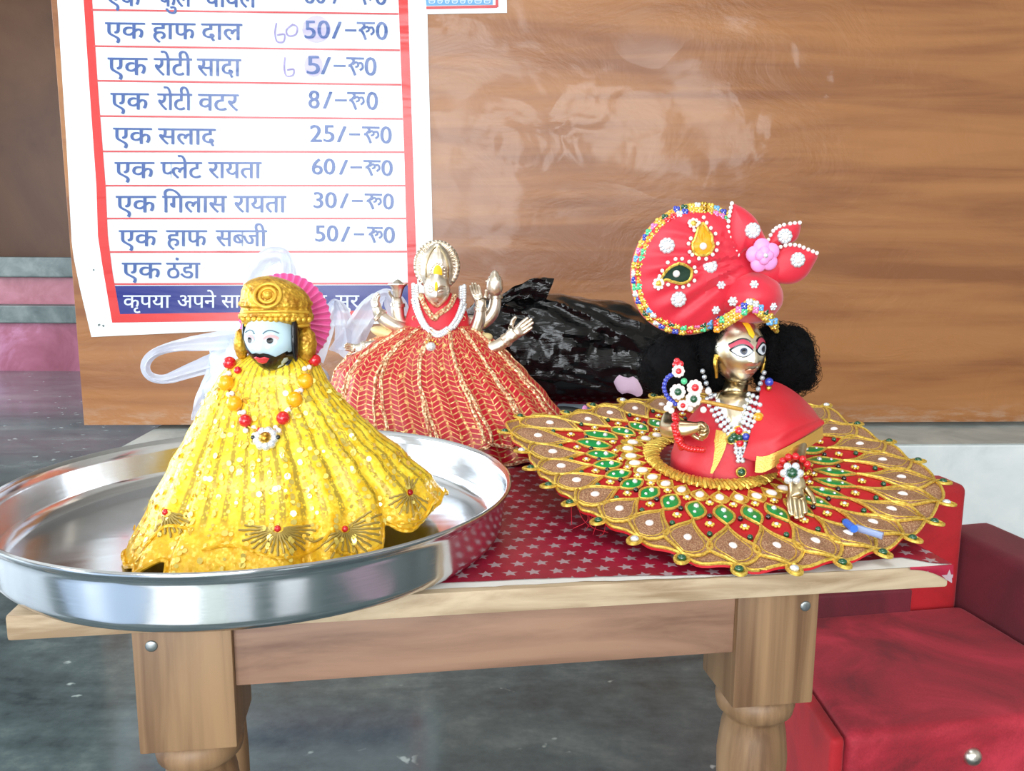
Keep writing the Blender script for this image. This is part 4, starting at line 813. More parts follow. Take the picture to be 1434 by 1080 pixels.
for s in (-1, 1):
    P = [hit(GCV, 612+s*dx, y, .0003)[0] for dx, y in sp2([(2, 345), (10, 356), (15, 372), (15, 388)], 6)]; G().tube([p for p in P if p], .0011, 6).build('crown_ridge', 'brass', gc)
p, nn = hit(GCV, 613, 382, .0005)
if p:
    g = G()
    for k in range(18): a = 2*pi*k/18; q, nn = hit(GCV, 613+10*cos(a), 382+13*sin(a), .0003); (g.sph(q, .0013, 8, 6) if q else None)
    g.build('beaded_ring', 'silver', gc); g = G(); g.patch((613, 382), ell(613, 382, 6.2, 11, 20), lambda x, y, l: (hit(GCV, x, y, .0006+l)[0] or p), 3, 0, .001); g.build('yellow_mark', 'tilak', gc)
g = G(); face_patch(g, GHF, gfr, ell(.0006, .0065, .0017, .0046), (.0006, .0065), .0006, .0004); g.build('yellow_mark', 'tilak', gh)
# rhinestone necklace
P = []
for py0, off in ((0, 0), (0, 1)): pass
path = [(581, 400), (583, 422), (590, 445), (600, 462), (613, 471), (628, 463), (640, 446), (647, 424), (648, 402)]
g = G()
for off in (-2.4, 2.4):
    pts = sp2(path, 7)
    for i, (x, y) in enumerate(pts):
        if i % 1: continue
        cx, cy = 613, 415; L = sqrt((x-cx)**2+(y-cy)**2); qs = [h for h in (hit(B_, x+(x-cx)/L*off, y+(y-cy)/L*off, .0022)[0] for B_ in (BBV, GBV)) if h]; q = min(qs, key=lambda p: p.y) if qs else None
        if q is None: q = aty(x+(x-cx)/L*off, y+(y-cy)/L*off, Y2-.012)
        g.sph(q, .0024, 8, 6)
g.build('rhinestone_necklace', 'crystal', fg)
p = aty(604, 488, Y2-.050); q, nn = hit(GBV, 604, 488, .0025); p = q or p; g = G(); g.sph(p, .0052, 14, 10)
for k in range(14): a = 2*pi*k/14; g.sph(p+Vector((.0068*cos(a), .0005, .0068*sin(a))), .0012, 6, 5, 1)
g.build('pendant', ['crystal', 'gold'], fg)
# arms : each one continuous with its hand
def A(px, py, dy=0): return aty(px, py, Y2+dy)
mm = .735e-3
def arm(name, pts, D, Nn, S, size, curl, spread=.22, thumb=1, extra=None):
    nd = [(A(x, y, dy), r*mm) for x, y, dy, r in pts]; ed = [(i, i+1) for i in range(len(nd)-1)]
    h, e = hand(nd[-1][0], Vector(D), Vector(Nn), Vector(S), size*mm, curl, spread, thumb); nd, ed = merge_chain(nd, ed, h, e, len(nd)-1)
    nd = [(p, r*1.12) for p, r in nd]; o = G().skin(nd, ed).build(name, 'silver', fg)
    (x0, y0, d0, r0), (x1, y1, d1, r1) = pts[-2], pts[-1]
    for t in (.72, .82, .92):
        a, b = A(x0, y0, d0), A(x1, y1, d1); c = a.lerp(b, t); dr = (b-a).normalized(); u = dr.orthogonal().normalized(); v = dr.cross(u); rr = lerp(r0, r1, t)*mm*1.12
        G().tube([c+(u*cos(k)+v*sin(k))*rr for k in [2*pi*i/16 for i in range(16)]], .0010, 6, closed=True).build('bangle', 'silver', o)
    return o
arm('arm', [(650, 448, .006, 11), (668, 456, .002, 11), (686, 446, 0, 10), (694, 430, 0, 9), (694, 412, 0, 7.5)], (-.02, -.1, 1), (0, -1, 0), (1, 0, 0), 34, .75, .05)
arm('arm', [(650, 470, -.004, 10), (664, 466, -.008, 9.5), (672, 446, -.010, 8.5), (673, 430, -.010, 7)], (-.28, -.1, 1), (0, -1, .2), (1, 0, .2), 38, .10, .06, -1)
arm('arm', [(656, 478, -.012, 11), (676, 492, -.018, 10), (696, 486, -.020, 9), (712, 474, -.022, 7.5)], (.86, -.12, .62), (-.3, -.9, .3), (.55, 0, -.85), 46, .06, .12)
arm('arm', [(574, 448, .006, 11), (562, 456, .002, 11), (556, 440, .0, 10), (557, 424, 0, 8)], (-.02, -.1, 1), (0, -1, 0), (1, 0, 0), 30, .7, .05)
arm('arm', [(574, 462, -.002, 10), (556, 460, -.008, 10), (540, 450, -.010, 9.5), (530, 440, -.010, 8)], (-.18, -.1, 1), (.8, -.6, 0), (.5, -.5, 0), 36, .32, .05)
arm('arm', [(545, 478, -.01, 10), (524, 486, -.014, 9), (506, 488, -.016, 8)], (-1, -.2, .1), (.1, -.9, .3), (0, .3, 1), 30, .5, .05)
g = G(); cc_ = A(693, 398, -.008)
g.lathe([(0, -.012), (.004, -.0115), (.0072, -.008), (.0084, -.003), (.0080, .002), (.0078, .004), (.0064, .0055), (.0066, .007), (.0046, .009), (.0045, .0105), (.0022, .013), (0, .0145)], lambda q: cc_+q, 28, mod=lambda a, i, r: r*(1+.05*sin(6*a+i))); g.build('conch_shell', 'silver', fg)
cc2 = A(557, 402, -.006); g = G().lathe([(0, -.010), (.0036, -.010), (.0050, -.004), (.0068, 0), (.0098, .0026), (.0096, .0036), (.0062, .0034), (.004, .0052), (.0015, .0072), (0, .0078)], lambda q: cc2+q, 28, mod=lambda a, i, r: r*(1+.05*sin(8*a))); g.build('lotus_bud', 'silver', fg)
for px, py, rx, rz in ((545, 468, 26, 9), (673, 476, 17, 9)):
    c3 = A(px, py, -.006); g = G(); g.grid(lambda u, w: c3+Vector((rx*mm*sin(pi*w)*cos(2*pi*u), .010*sin(pi*w)*sin(2*pi*u), rz*mm*cos(pi*w)-.25*(rx*mm*sin(pi*w)*cos(2*pi*u))*(1 if px < 600 else -1)))*1.0, 28, 16, cu=True); g.build('sleeve_pad', 'cream_pad', fg)
# ================================================================== BRASS CHILD DEITY WITH ROUND EMBROIDERED SKIRT
Y3 = .68; SP0 = Vector((.1761, .68, .5349)); SA_, SB_ = -.0235, .1696; SN = Vector((-SA_, -SB_, 1)).normalized()
RIM = [(715, 590), (745, 640), (790, 690), (860, 735), (905, 758), (990, 788), (1055, 795), (1130, 790), (1190, 780), (1260, 755), (1300, 722), (1316, 690), (1302, 665), (1280, 650), (1230, 617), (1190, 595), (1150, 570), (1090, 560), (1000, 556), (930, 558), (870, 566), (800, 582), (750, 585)]
CC = Vector((.1645, .664, 0)); rim = []
for q in RIM: h_ = atplane(*q, SP0, SN); d = h_-CC; rim.append((atan2(d.x, -d.y), d.length_squared and sqrt(d.x**2+d.y**2)))
rim.sort(); rim = [(rim[-1][0]-2*pi, rim[-1][1])]+rim+[(rim[0][0]+2*pi, rim[0][1])]
def rimr(ph): ph = (ph+pi) % (2*pi)-pi; return interp(rim, ph)
COLR = .047
def planez(x, y): return SP0.z+SA_*(x-SP0.x)+SB_*(y-SP0.y)
def skirt(ph, q, lift=0):
    r0, r1 = COLR*(1-.0*cos(ph)), rimr(ph); r = lerp(r0, r1, q); x, y = CC.x+r*sin(ph), CC.y-r*cos(ph)
    z = planez(x, y)+.003*max(0, 1-q)**1.5+.0015*sin(28*ph)*q; return Vector((x, y, max(z, .5035)+lift))
FO = Vector((CC.x, CC.y, .5018)); fk = thing('child_deity_figurine', 'brass child deity figurine with red turban, black hair and wide round jewelled skirt', 'figurine', FO)
def under(ph, q): p = skirt(ph, q); return p-Vector((0, 0, .0022))
NP = 28
def edgew(ph): return 1.0+.022*abs(cos(ph*NP/2))
g = G(); g.grid(lambda u, w: skirt(2*pi*u, w*edgew(2*pi*u)), 224, 24, cu=True, mfn=lambda u, w: 1 if w > .76 else 0); g.grid(lambda u, w: under(2*pi*u, w*edgew(2*pi*u)), 224, 12, cu=True); b0 = 224*25
for i in range(224): a, b = i*25+24, ((i+1) % 224)*25+24; c, d = b0+((i+1) % 224)*13+12, b0+i*13+12; g.f.append((a, b, c, d)); g.m.append(0)
sk = g.build('skirt', ['red_lining', 'net_beige'], fk); SKB = g.bvh()
def pol(name, ph0, cq, outl, m, lift, dome=0, edge=None, ew=.0008, ring=4, back=.0012):
    """patch given in (dphi * radius, q) skirt coordinates"""
    g = G(); f = lambda a, q, l: skirt(ph0+a, q, lift+l); g.patch((0, cq), outl, f, ring, 0, dome, back)
    if edge: g.tube([skirt(ph0+a, q, lift+.0004) for a, q in outl], ew, 6, 1, closed=True)
    return g.build(name, [m, edge] if edge else m, sk)
da = 2*pi/NP
def leaf(hw, q0, q1, n=12, belly=.5):
    if belly > 1: belly_e = belly
    else: belly_e = .9 if belly > .5 else 1.1
    o = []
    for k in range(n): t = k/n; o.append((hw*max(0, sin(pi*max(0,t)**belly_e)), lerp(q0, q1, t)))
    for k in range(n): t = 1-k/n; o.append((-hw*max(0, sin(pi*max(0,t)**belly_e)), lerp(q0, q1, t)))
    return o
for k in range(NP):
    ph = da*(k+.5); R_ = rimr(ph)
    g = G(); f = lambda a, q, l: skirt(ph+a, q, .0010+l); ol = leaf(da*.55, .54, 1.0, 12, 1.45); g.patch((0, .8), ol, f, 5, 0, .0012, .0008); g.tube([skirt(ph+a, q, .0014) for a, q in ol], .0013, 6, 1, closed=True)
    g.tube([skirt(ph+a*.72, lerp(.8, q, .86), .0018) for a, q in ol], .0005, 5, 1, closed=True)
    g.sph(skirt(ph, .80, .0022), (.0030, .0040, .0022), 12, 8, 2, Matrix.Rotation(ph, 3, 'Z')); g.build('petal', ['net_beige', 'gold_zari', 'pearl'], sk)
    pol('green_drop', ph, .42, leaf(da*.36, .28, .53, 10, .6), 'green_cloth', .0010, .0014, 'gold_zari', .0011)
    g = G(); g.sph(skirt(ph, .37, .0024), .0022, 8, 6); g.sph(skirt(ph, .45, .0022), .0014, 8, 6); g.build('drop_stone', 'crystal', sk)
    pol('pearl_drop', ph, .17, leaf(da*.46, .075, .25, 8, 1.3), 'gold_zari', .0004, .0004, 'gold_zari', .0009); rz_ = Matrix.Rotation(ph, 3, 'Z'); G().sph(skirt(ph, .17, .0014), (.0034, .0050, .0024), 12, 8, rot=rz_).build('pearl', 'pearl', sk)
    g = G(); p = skirt(ph+da/2, .27, .0014); flower(g, p, Vector((0, -.2, 1)), .0034, 6, 0, 1); g.build('rosette', ['gold_zari', 'crystal'], sk)
    g = G(); p = skirt(ph+da/2, .555, .0014); flower(g, p, Vector((0, -.2, 1)), .0036, 6, 0, 1); g.build('rosette', ['gold_zari', 'crystal'], sk)
    G().sph(skirt(ph+da/2, .45, .0014), .0022, 8, 6).build('dark_stone', 'stone_black', sk); G().sph(skirt(ph+da/2, .68, .0014), .0022, 8, 6).build('dark_stone', 'stone_green', sk)
    if k % 2 == 0 or True:
        rr = R_-COLR; ax = skirt(ph, 1.012, .0008); rd = (skirt(ph, 1.05)-skirt(ph, .95)).normalized(); td = Vector((-rd.y, rd.x, 0)).normalized(); c = ax+rd*.0045
        up = rd.cross(td).normalized(); g = G(); g.tube([c+rd*.0062*cos(t)+td*.0044*sin(t) for t in [2*pi*i/18 for i in range(18)]], .0013, 6, 0, closed=True)
        g.add([c+rd*.0055*cos(t)+td*.0038*sin(t) for t in [2*pi*i/18 for i in range(18)]], [tuple(range(18))], 0); g.sph(c+Vector((0, 0, .0008)), (.0032, .0030, .0024), 10, 6, 1); g.build('edge_gem', ['gold_zari', 'stone_green' if k % 5 else 'crystal'], sk)
P = [skirt(2*pi*k/224, edgew(2*pi*k/224)*.998, .0006) for k in range(224)]; G().tube(P, .0012, 6, closed=True).build('rim_cord', 'gold_zari', sk)
# plaited gold collar
for w_, of in ((.0016, 0), (.0016, pi)):
    P = []
    for k in range(360): a = 2*pi*k/360; P.append(skirt(a, .01+.055*sin(50*a+of), .0030+.0014*cos(50*a+of)))
    G().tube(P, w_, 6, closed=True).build('collar_braid', 'gold_zari', sk)
g = G(); c_ = (840, 700)
for k in range(7):
    x0 = 800+8*k; p = atplane(x0, 700+4*k, SP0-Vector((0, 0, .004)), SN); g = G(); g.tube(spline([p, p+Vector((.004*sin(k), -.004, -.010)), p+Vector((.010*sin(k*2), -.008, min(-.006, .5040-p.z)))], 5), .00025, 4); g.build('loose_thread', 'thread', sk)
# torso under the shawl
m3 = .6e-3
TR_ = [(548, 1010, 1062, .012), (551, 998, 1076, .020), (560, 984, 1092, .028), (580, 966, 1110, .033), (605, 950, 1112, .037), (635, 936, 1098, .042), (660, 935, 1082, .046), (688, 945, 1075, .047)]
def tor(u, w):
    q = w*(len(TR_)-1); i = min(int(q), len(TR_)-2); t = q-i; r, l, rr, d = [lerp(TR_[i][k], TR_[i+1][k], t) for k in range(4)]; a0, a1 = aty(l, r, Y3), aty(rr, r, Y3); a = 2*pi*u
    k = 1+.02*sin(5*a+w*9)*w; return Vector(((a0.x+a1.x)/2+(a1.x-a0.x)/2*k*sin(a), Y3-.010-d*k*cos(a), a0.z))
g = G(); g.grid(tor, 72, 50, cu=True); to = g.build('tunic', 'red_satin', fk); TBV = g.bvh()
def K(px, py, dy=0): return aty(px, py, Y3+dy)
# neck, chest
nd = [(K(1026, 560, -.020), .0125), (K(1030, 545, -.012), .0105), (K(1033, 528, -.008), .0100), (K(1034, 512, -.008), .0105)]
G().skin(nd, [(0, 1), (1, 2), (2, 3)]).build('neck', 'brass', fk)
g = G(); g.patch((1024, 575), [(1006, 550), (1024, 547), (1050, 550), (1054, 560), (1046, 580), (1036, 604), (1026, 606), (1012, 584), (1002, 560)], lambda x, y, l: (hit(TBV, x, y, .0012+l)[0] or K(x, y, -.032)), 5, 0, .004); g.build('chest', 'face_metal', fk)
for dz in (531, 537): c = K(1033, dz, -.010); G().tube([c+Vector((.0105*sin(a), -.0100*cos(a), .0012*cos(a))) for a in [2*pi*k/24 for k in range(24)]], .0009, 6, closed=True).build('neck_line', 'brass', fk)
# head
KHc = aty(1031, 490, .660); KF = frame(KHc, radians(20), radians(2), radians(-3)); kfr, kfn = head(.0222, .0240, .0262, .15, .36)
g = G(); g.grid(lambda u, v: KF(kfn(u, v)), 80, 64, cu=True); kh = g.build('head', 'face_metal', fk); KHB = g.bvh()
def kp(name, pts, cen, m, lift=.0003, dome=0): g = G(); face_patch(g, KF, kfr, pts, cen, lift, dome, 0, 6); return g.build(name, m, kh)
for s in (-1, 1):
    kp('eyelid', eye_shape(s*.0093, .0062, .0082, .0062, 24, s*.10), (s*.0093, .0062), 'shadow_pink', .0003); kp('eye_line', eye_shape(s*.0093, .0032, .0080, .0054, 24, s*.06), (s*.0093, .0032), 'black_paint', .0006)
    kp('eye', eye_shape(s*.0093, .0030, .0070, .0043, 24, s*.06), (s*.0093, .0030), 'eye_white', .0009, .0006); kp('iris', ell(s*.0093+.0004, .0030, .0025, .0027), (s*.0093+.0004, .0030), 'iris', .0018); kp('pupil', ell(s*.0093+.0004, .0030, .0013, .0015), (s*.0093+.0004, .0030), 'black_paint', .0021)
    G().tube([KF((x, kfr(x, z)-.0005, z)) for x, z in [(s*lerp(.0030, .0172, k/10), .0098+.0034*sin(pi*(k/10)**.8)-.002*k/10) for k in range(11)]], .0006, 6).build('eyebrow', 'black_paint', kh)
kp('lips', sub([(-.0060, -.0132), (-.0026, -.0116), (0, -.0124), (.0026, -.0116), (.0060, -.0132), (.003, -.0162), (0, -.0170), (-.003, -.0162)]), (0, -.0140), 'lip_metal', .0007, .0010)
kp('tilak_mark', sub([(-.0028, .0235), (.0028, .0235), (.0026, .0150), (0, .0120), (-.0026, .0150)]), (0, .018), 'tilak', .0006, .0004)
for s in (-1, 1): G().tube(spline([KF((s*.0215, -.004, -.002)), KF((s*.0235, -.006, -.008)), KF((s*.0225, -.006, -.014)), KF((s*.0215, -.005, -.020))], 6), lambda t: .0022-.001*t, 8).build('earring', 'gold', fk)
p = K(1077, 535, -.03); g = G(); g.sph(p, .0036, 10, 8); g.sph(p-Vector((0, 0, .005)), .0024, 8, 6, 1); g.build('earring_drop', ['stone_blue', 'gold'], fk)
# hair : soft black wool on both sides and behind
rh = random.Random(5)
def woolly(name, parts, n):
    g = G()
    for c, r, sd in parts:
        def f(u, w, c=c, r=r, sd=sd):
            d = Vector((sin(pi*w)*cos(2*pi*u), sin(pi*w)*sin(2*pi*u), cos(pi*w))); k = 1+.14*noise.noise(d*2.4+Vector((sd, 0, 0)))+.07*noise.noise(d*9); return Vector(c)+Vector((d.x*r[0], d.y*r[1], d.z*r[2]))*k
        g.grid(f, 40, 26, cu=True)
        for i in range(n):
            d = Vector((rh.gauss(0, 1), rh.gauss(0, 1), rh.gauss(0, 1))).normalized(); t = d.cross(Vector((rh.gauss(0, 1), rh.gauss(0, 1), rh.gauss(0, 1)))).normalized(); p = Vector(c)+Vector((d.x*r[0], d.y*r[1], d.z*r[2]))*.97; L = rh.uniform(.003, .008)
            g.tube([p, p+d*L*.35+t*L*.4, p+d*L*.55+t*L*.9, p+d*L*.35+t*L*1.5], .00016, 3)
    return g.build(name, 'hair', fk)
woolly('hair', [(K(948, 510, .005), (.027, .024, .026), 1), (K(985, 490, .012), (.022, .02, .022), 2), (K(925, 515, .008), (.016, .016, .020), 3), (K(994, 489, -.016), (.0085, .014, .019), 8), (K(1004, 462, -.016), (.007, .012, .009), 9), (K(1002, 516, .004), (.013, .012, .019), 10)], 800)
woolly('hair', [(K(1104, 500, .006), (.0205, .02, .026), 4), (K(1084, 486, .010), (.018, .018, .018), 5), (K(1118, 522, .006), (.013, .014, .016), 6), (K(1078, 486, -.012), (.006, .012, .017), 7), (K(1074, 516, .010), (.012, .010, .018), 11)], 800)
# red turban : stiff round cap tilted back, brim of beads
TP = [(1020, 300), (1000, 288), (975, 284), (945, 291), (915, 311), (893, 342), (883, 378), (886, 414), (899, 442), (924, 461), (955, 469), (985, 466), (1010, 455), (1035, 441), (1060, 430), (1080, 418), (1080, 392), (1066, 360), (1046, 322)]
TPs = [(p.x, p.y) for p in spline([(a, b, 0) for a, b in TP], 5, True)]
TBY = .655; tcx, tcy = 985, 378
def turb(x, y, l): dx, dy = x-tcx, y-tcy; yy = TBY+.00012*dx*.6+.00008*dy*0; a = atan2(dy, dx-50); ri = sqrt(dx*dx+dy*dy)/100; a2 = atan2(y-352, x-1072); return aty(x, y, yy-l*(1+.05*sin(9*a))-(.0012*sin(34*a2)+.0010*sin(19*a2+1))*max(0, min(1, (1-ri)*3))*(1 if l > 0 else 0))
g = G(); g.patch((tcx, tcy), TPs, turb, 14, 0, .016, .010); tu = g.build('turban', 'turban_red', fk); UBV = g.bvh()
g = G(); cp = aty(1048, 416, .660)
def capf(u, w): d = Vector((sin(pi*w)*cos(2*pi*u), sin(pi*w)*sin(2*pi*u), cos(pi*w))); return cp+Vector((d.x*.0262, d.y*.0300, d.z*.0215))*(1+.03*noise.noise(d*4))
g.grid(capf, 48, 30, cu=True); g.build('turban_crown', 'turban_red', tu); CPV = g.bvh()
def on_t(px, py, l=.0006):
    a = hit(UBV, px, py, l); b = hit(CPV, px, py, l); h_ = hit(KHB, px, py, l)
    if h_[0] is not None and (b[0] is None or h_[0].y < b[0].y): b = h_
    if a[0] is None: return b
    if b[0] is None: return a
    return a if a[0].y < b[0].y else b
GEM = ['gold_zari', 'stone_mint', 'stone_red', 'stone_blue', 'stone_pink', 'stone_orange', 'crystal', 'gold_zari', 'stone_green', 'gold_zari', 'stone_sky', 'gold']
rg = random.Random(11); bo = [(1018, 297)]+TP[1:13]
bo = sp2([(1022, 299), (1000, 289), (975, 286), (946, 293), (917, 313), (896, 343), (887, 378), (889, 413), (902, 440), (926, 458), (955, 466), (985, 463), (1010, 452), (1034, 438), (1056, 424)], 24)
def along(pts, step):
    out = [pts[0]]; acc = 0
    for a, b in zip(pts, pts[1:]):
        L = sqrt((a[0]-b[0])**2+(a[1]-b[1])**2); acc += L
        if acc >= step: out.append(b); acc = 0
    return out
def brim_pt(x, y, inn, l): d = sqrt((x-tcx)**2+(y-tcy)**2); return turb(x+(tcx-x)/d*inn, y+(tcy-y)/d*inn, .004*(1 if inn > 3 else .4)+l)
g = G(); n_ = len(bo)
for j in range(3): g.tube([brim_pt(x, y, 1.5+5.5*j, .0008) for x, y in bo[::3]], .0021, 6)
g.build('brim_braid', 'gold_zari', tu)
cnt = 0
for j, inn in ((0, 2.5), (1, 9.5)):
    for x, y in along(bo, 9.3):
        p = brim_pt(x+rg.uniform(-1, 1), y+rg.uniform(-1, 1), inn, .0026); m_ = GEM[rg.randrange(len(GEM))]; g = G()
        for a in range(4): g.sph(p+Vector((.0016*cos(a*pi/2+.7), 0, .0016*sin(a*pi/2+.7))), .0018, 7, 5)
        g.sph(p-Vector((0, .001, 0)), .0007, 6, 4, 1); g.build('brim_bead', [m_, 'crystal'], tu)
fb = sp2([(1004, 463), (1022, 452), (1038, 442), (1051, 433), (1063, 440), (1075, 450), (1088, 464)], 14); FD = aty(1045, 440, .628)
def fpt(x, y, l=0): return aty(x, y, .6285+.0000165*(x-1042)**2*.6-l)
g = G()
for dy in (-12, -6, 0): g.tube([fpt(x, y+dy) for x, y in fb[::3]], .0021, 6)
g.build('brim_braid', 'gold_zari', tu)
for dy in (-10, -2):
    for x, y in along(fb, 8.6):
        g = G(); p = fpt(x, y+dy, .0022); m_ = GEM[rg.randrange(len(GEM))]
        for a in range(4): g.sph(p+Vector((.0016*cos(a*pi/2+.7), 0, .0016*sin(a*pi/2+.7))), .0018, 7, 5)
        g.sph(p-Vector((0, .0012, 0)), .0008, 6, 4, 1); g.build('brim_bead', [m_, 'crystal'], tu)
for px, py, r in ((934, 344, 11.5), (994, 373, 11), (950, 419, 11.5), (1010, 400, 6.5), (1056, 399, 6.5), (1027, 422, 7.5), (1002, 434, 6.5), (1082, 429, 6)):
    p, nn = on_t(px, py, .0006)
    if p: g = G(); flower(g, p, Vector((nn.x*.4, -1, nn.z*.4)), r*.55e-3, 10 if r > 8 else 6, 0, 1); g.build('rhinestone', ['crystal', 'pearl' if r > 8 else 'crystal'], tu)
def paisley(outl, cen, m, knob):
    g = G(); pts = sp2(outl+[outl[0]], 6)[:-1]; f = lambda x, y, l: (on_t(x, y, .0008+l)[0] or turb(x, y, .012)); g.patch(cen, pts, f, 4, 0, .0012); g.tube([f(x, y, .0006) for x, y in pts], .0012, 6, 1, closed=True)
    L = 0; cx, cy = cen
    for x, y in along(pts, 6.2): d = sqrt((x-cx)**2+(y-cy)**2); q = f(x+(x-cx)/d*5.5, y+(y-cy)/d*5.5, .0012); g.sph(q, .0016, 8, 6, 2)
    q = f(*cen, .0018); g.sph(q, .0029, 10, 8, 2)
    q = f(*knob, .0012); g.sph(q, .0024, 10, 8, 1)
    for k in range(8): g.sph(f(knob[0]+6*cos(k*pi/4), knob[1]+6*sin(k*pi/4), .001), .0015, 7, 5, 2)
    g.build('paisley_patch', [m, 'gold_zari', 'pearl'], tu)
paisley([(984, 312), (992, 325), (998, 342), (993, 355), (983, 359), (973, 355), (969, 343), (974, 330), (978, 318)], (983, 345), 'mustard', (970, 314))
paisley([(925, 392), (934, 377), (948, 370), (960, 371), (968, 379), (966, 390), (955, 396), (942, 395), (932, 393), (924, 400)], (946, 383), 'green_velvet', (922, 398))
def petal(outl, cen, dy, pearls, gem):
    g = G(); pts = sp2(outl+[outl[0]], 6)[:-1]; f = lambda x, y, l: aty(x, y, .650+dy-l+.0004*(x-1075)*.3*0); g.patch(cen, pts, f, 6, 0, .006, .004); o = g.build('bow_loop', 'turban_red', tu)
    g = G(); pp = sp2(pearls, 8)
    for x, y in along(pp, 5.6): g.sph(f(x, y, .0022), .0017, 8, 6)
    g.build('pearl_edging', 'pearl', tu)
    g = G(); flower(g, f(gem[0], gem[1], .0062), Vector((0, -1, 0)), gem[2]*.55e-3, 10, 0, 1); g.build('rhinestone', ['crystal', 'pearl'], tu)
petal([(1025, 284), (1042, 292), (1058, 306), (1068, 325), (1074, 342), (1062, 356), (1046, 350), (1034, 358), (1022, 340), (1020, 310)], (1047, 325), .0, [(1025, 285), (1021, 305), (1020, 325), (1026, 344), (1034, 358)], (1054, 323, 11.5))
petal([(1072, 346), (1076, 334), (1088, 320), (1104, 314), (1120, 312), (1120, 326), (1113, 338), (1096, 344), (1084, 350)], (1098, 330), .006, [(1076, 336), (1084, 322), (1098, 315), (1120, 312)], (1099, 331, 11))
petal([(1080, 362), (1092, 348), (1108, 342), (1126, 347), (1145, 355), (1139, 372), (1128, 388), (1112, 397), (1094, 397), (1082, 388)], (1110, 370), .0, [(1093, 346), (1105, 343), (1118, 344), (1130, 349), (1145, 355)], (1117, 364, 11))
g = G(); pc = aty(1069, 358, .640)
for k in range(5):
    a = 2*pi*k/5+.5; c = pc+Vector((.0068*cos(a), .001, .0068*sin(a))); g.sph(c, (.0066, .0036, .0066), 14, 10, 0)
for k in range(4): a = 2*pi*k/4; g.sph(pc+Vector((.003*cos(a), -.0028, .003*sin(a))), (.0042, .003, .0042), 12, 8, 0)
g.sph(pc-Vector((0, .006, 0)), .0020, 8, 6, 1); g.build('cloth_rose', ['rose_pink', 'crystal'], tu)
g = G(); g.sph(aty(1078, 376, .655), (.018, .010, .014), 24, 16); g.build('bow_knot', 'turban_red', tu)
# shawl sleeve on the right, with gold ribbon edge
top_ = spline([K(1066, 532, -.022), K(1090, 536, -.016), K(1115, 550, -.010), K(1138, 572, -.012), K(1149, 590, -.020)], 10)
bot_ = spline([K(1040, 640, -.056), K(1062, 646, -.060), K(1085, 636, -.062), K(1120, 616, -.052), K(1150, 598, -.030)], 10)
def shw(u, w):
    n = len(top_)-1; q = u*n; i = min(int(q), n-1); t = q-i; a = top_[i].lerp(top_[i+1], t); b = bot_[i].lerp(bot_[i+1], t); p = a.lerp(b, w)
    return p+Vector((0, -.016*max(0, sin(pi*w))**.8*(.4+.6*sin(pi*min(1, u*1.05)))-.0022*sin(7*u+9*w)*sin(pi*w), .004*sin(pi*w)*u))
g = G(); g.grid(shw, 40, 30); g.grid(lambda u, w: shw(u, w)+Vector((0, .0016, -.0006)), 40, 30); sh = g.build('shawl', 'red_satin', fk)
def rib(pa, pb, name):
    g = G(); g.grid(lambda u, w: pa(u).lerp(pb(u), w)+Vector((0, -.0012, 0)), 30, 3); g.grid(lambda u, w: pa(u).lerp(pb(u), w)+Vector((0, .0004, 0)), 30, 3); g.build(name, 'gold_ribbon', sh)
rib(lambda u: shw(.18+.82*u, .93), lambda u: shw(.18+.82*u, 1.0)+Vector((.001, -.002, -.0085)), 'gold_ribbon')
def tp_(x, y, l=.001): return hit(TBV, x, y, l)[0] or K(x, y, -.05)
g = G(); A_ = sp2([(1012, 604), (1008, 624), (1000, 644), (990, 662)], 6); g.grid(lambda u, w: tp_(*(lambda q: (q[0]+14*(w-.5)*1.2, q[1]+3*(w-.5)))(A_[min(int(u*18), 18)]), .0016), 18, 3); g.build('gold_ribbon', 'gold_ribbon', sh)
# left fold of shawl over the chest
g = G(); g.grid(lambda u, w: tp_(lerp(lerp(950, 936, w), lerp(1010, 996, w), u), lerp(600, 672, w)+14*u*w, .0012+.0022*sin(pi*u)*sin(pi*w)), 16, 16); g.build('shawl_fold', 'red_satin', sh)
# arms and hands
km = .6e-3
def karm(pts, D, Nn, S, size, curl, thumb, fat=1.6):
    nd = [(K(x, y, dy), r*km) for x, y, dy, r in pts]; ed = [(i, i+1) for i in range(len(nd)-1)]; h, e = hand(nd[-1][0], Vector(D), Vector(Nn), Vector(S), size*km, curl, .06, thumb, fat); nd, ed = merge_chain(nd, ed, h, e, len(nd)-1); return G().skin(nd, ed).build('arm', 'brass', fk)
karm([(940, 580, -.020, 12), (934, 602, -.036, 13), (946, 604, -.052, 12), (957, 600, -.060, 12)], (1, -.30, .12), (.1, -.75, -.65), (-.1, .6, -.8), 50, 1.15, -1, 1.75)
h1 = hit(SKB, 1118, 726)[0]; h0 = aty(1112, 668, h1.y+.016); D_ = (h1-h0).normalized(); nd = [(K(1122, 600, -.026), 13*km), (K(1116, 634, -.056), 12*km), (h0, 10*km)]
h, e = hand(h0, D_, Vector((-.2, -.9, .2)), Vector((1, .1, 0)), 60*km, .28, .02, -1, 1.45); nd, ed = merge_chain(nd, [(0, 1), (1, 2)], h, e, 2); G().skin(nd, ed).build('arm', 'brass', fk)
def circ_beads(c, nrm, r, n, br, m, name):
    x, y, z = basis(Vector(nrm)); g = G()
    for k in range(n): a = 2*pi*k/n; g.sph(c+(x*cos(a)+y*sin(a))*r, br, 9, 7)
    return g.build(name, m, fk)
circ_beads(K(950, 604, -.050), (1, -.2, .25), .0125, 13, .0030, 'red_bead', 'bead_bracelet'); circ_beads(h0.lerp(K(1112, 636, -.052), .35), (h0-K(1112, 636, -.052)), .0100, 12, .0030, 'red_bead', 'bead_bracelet')
g = G()
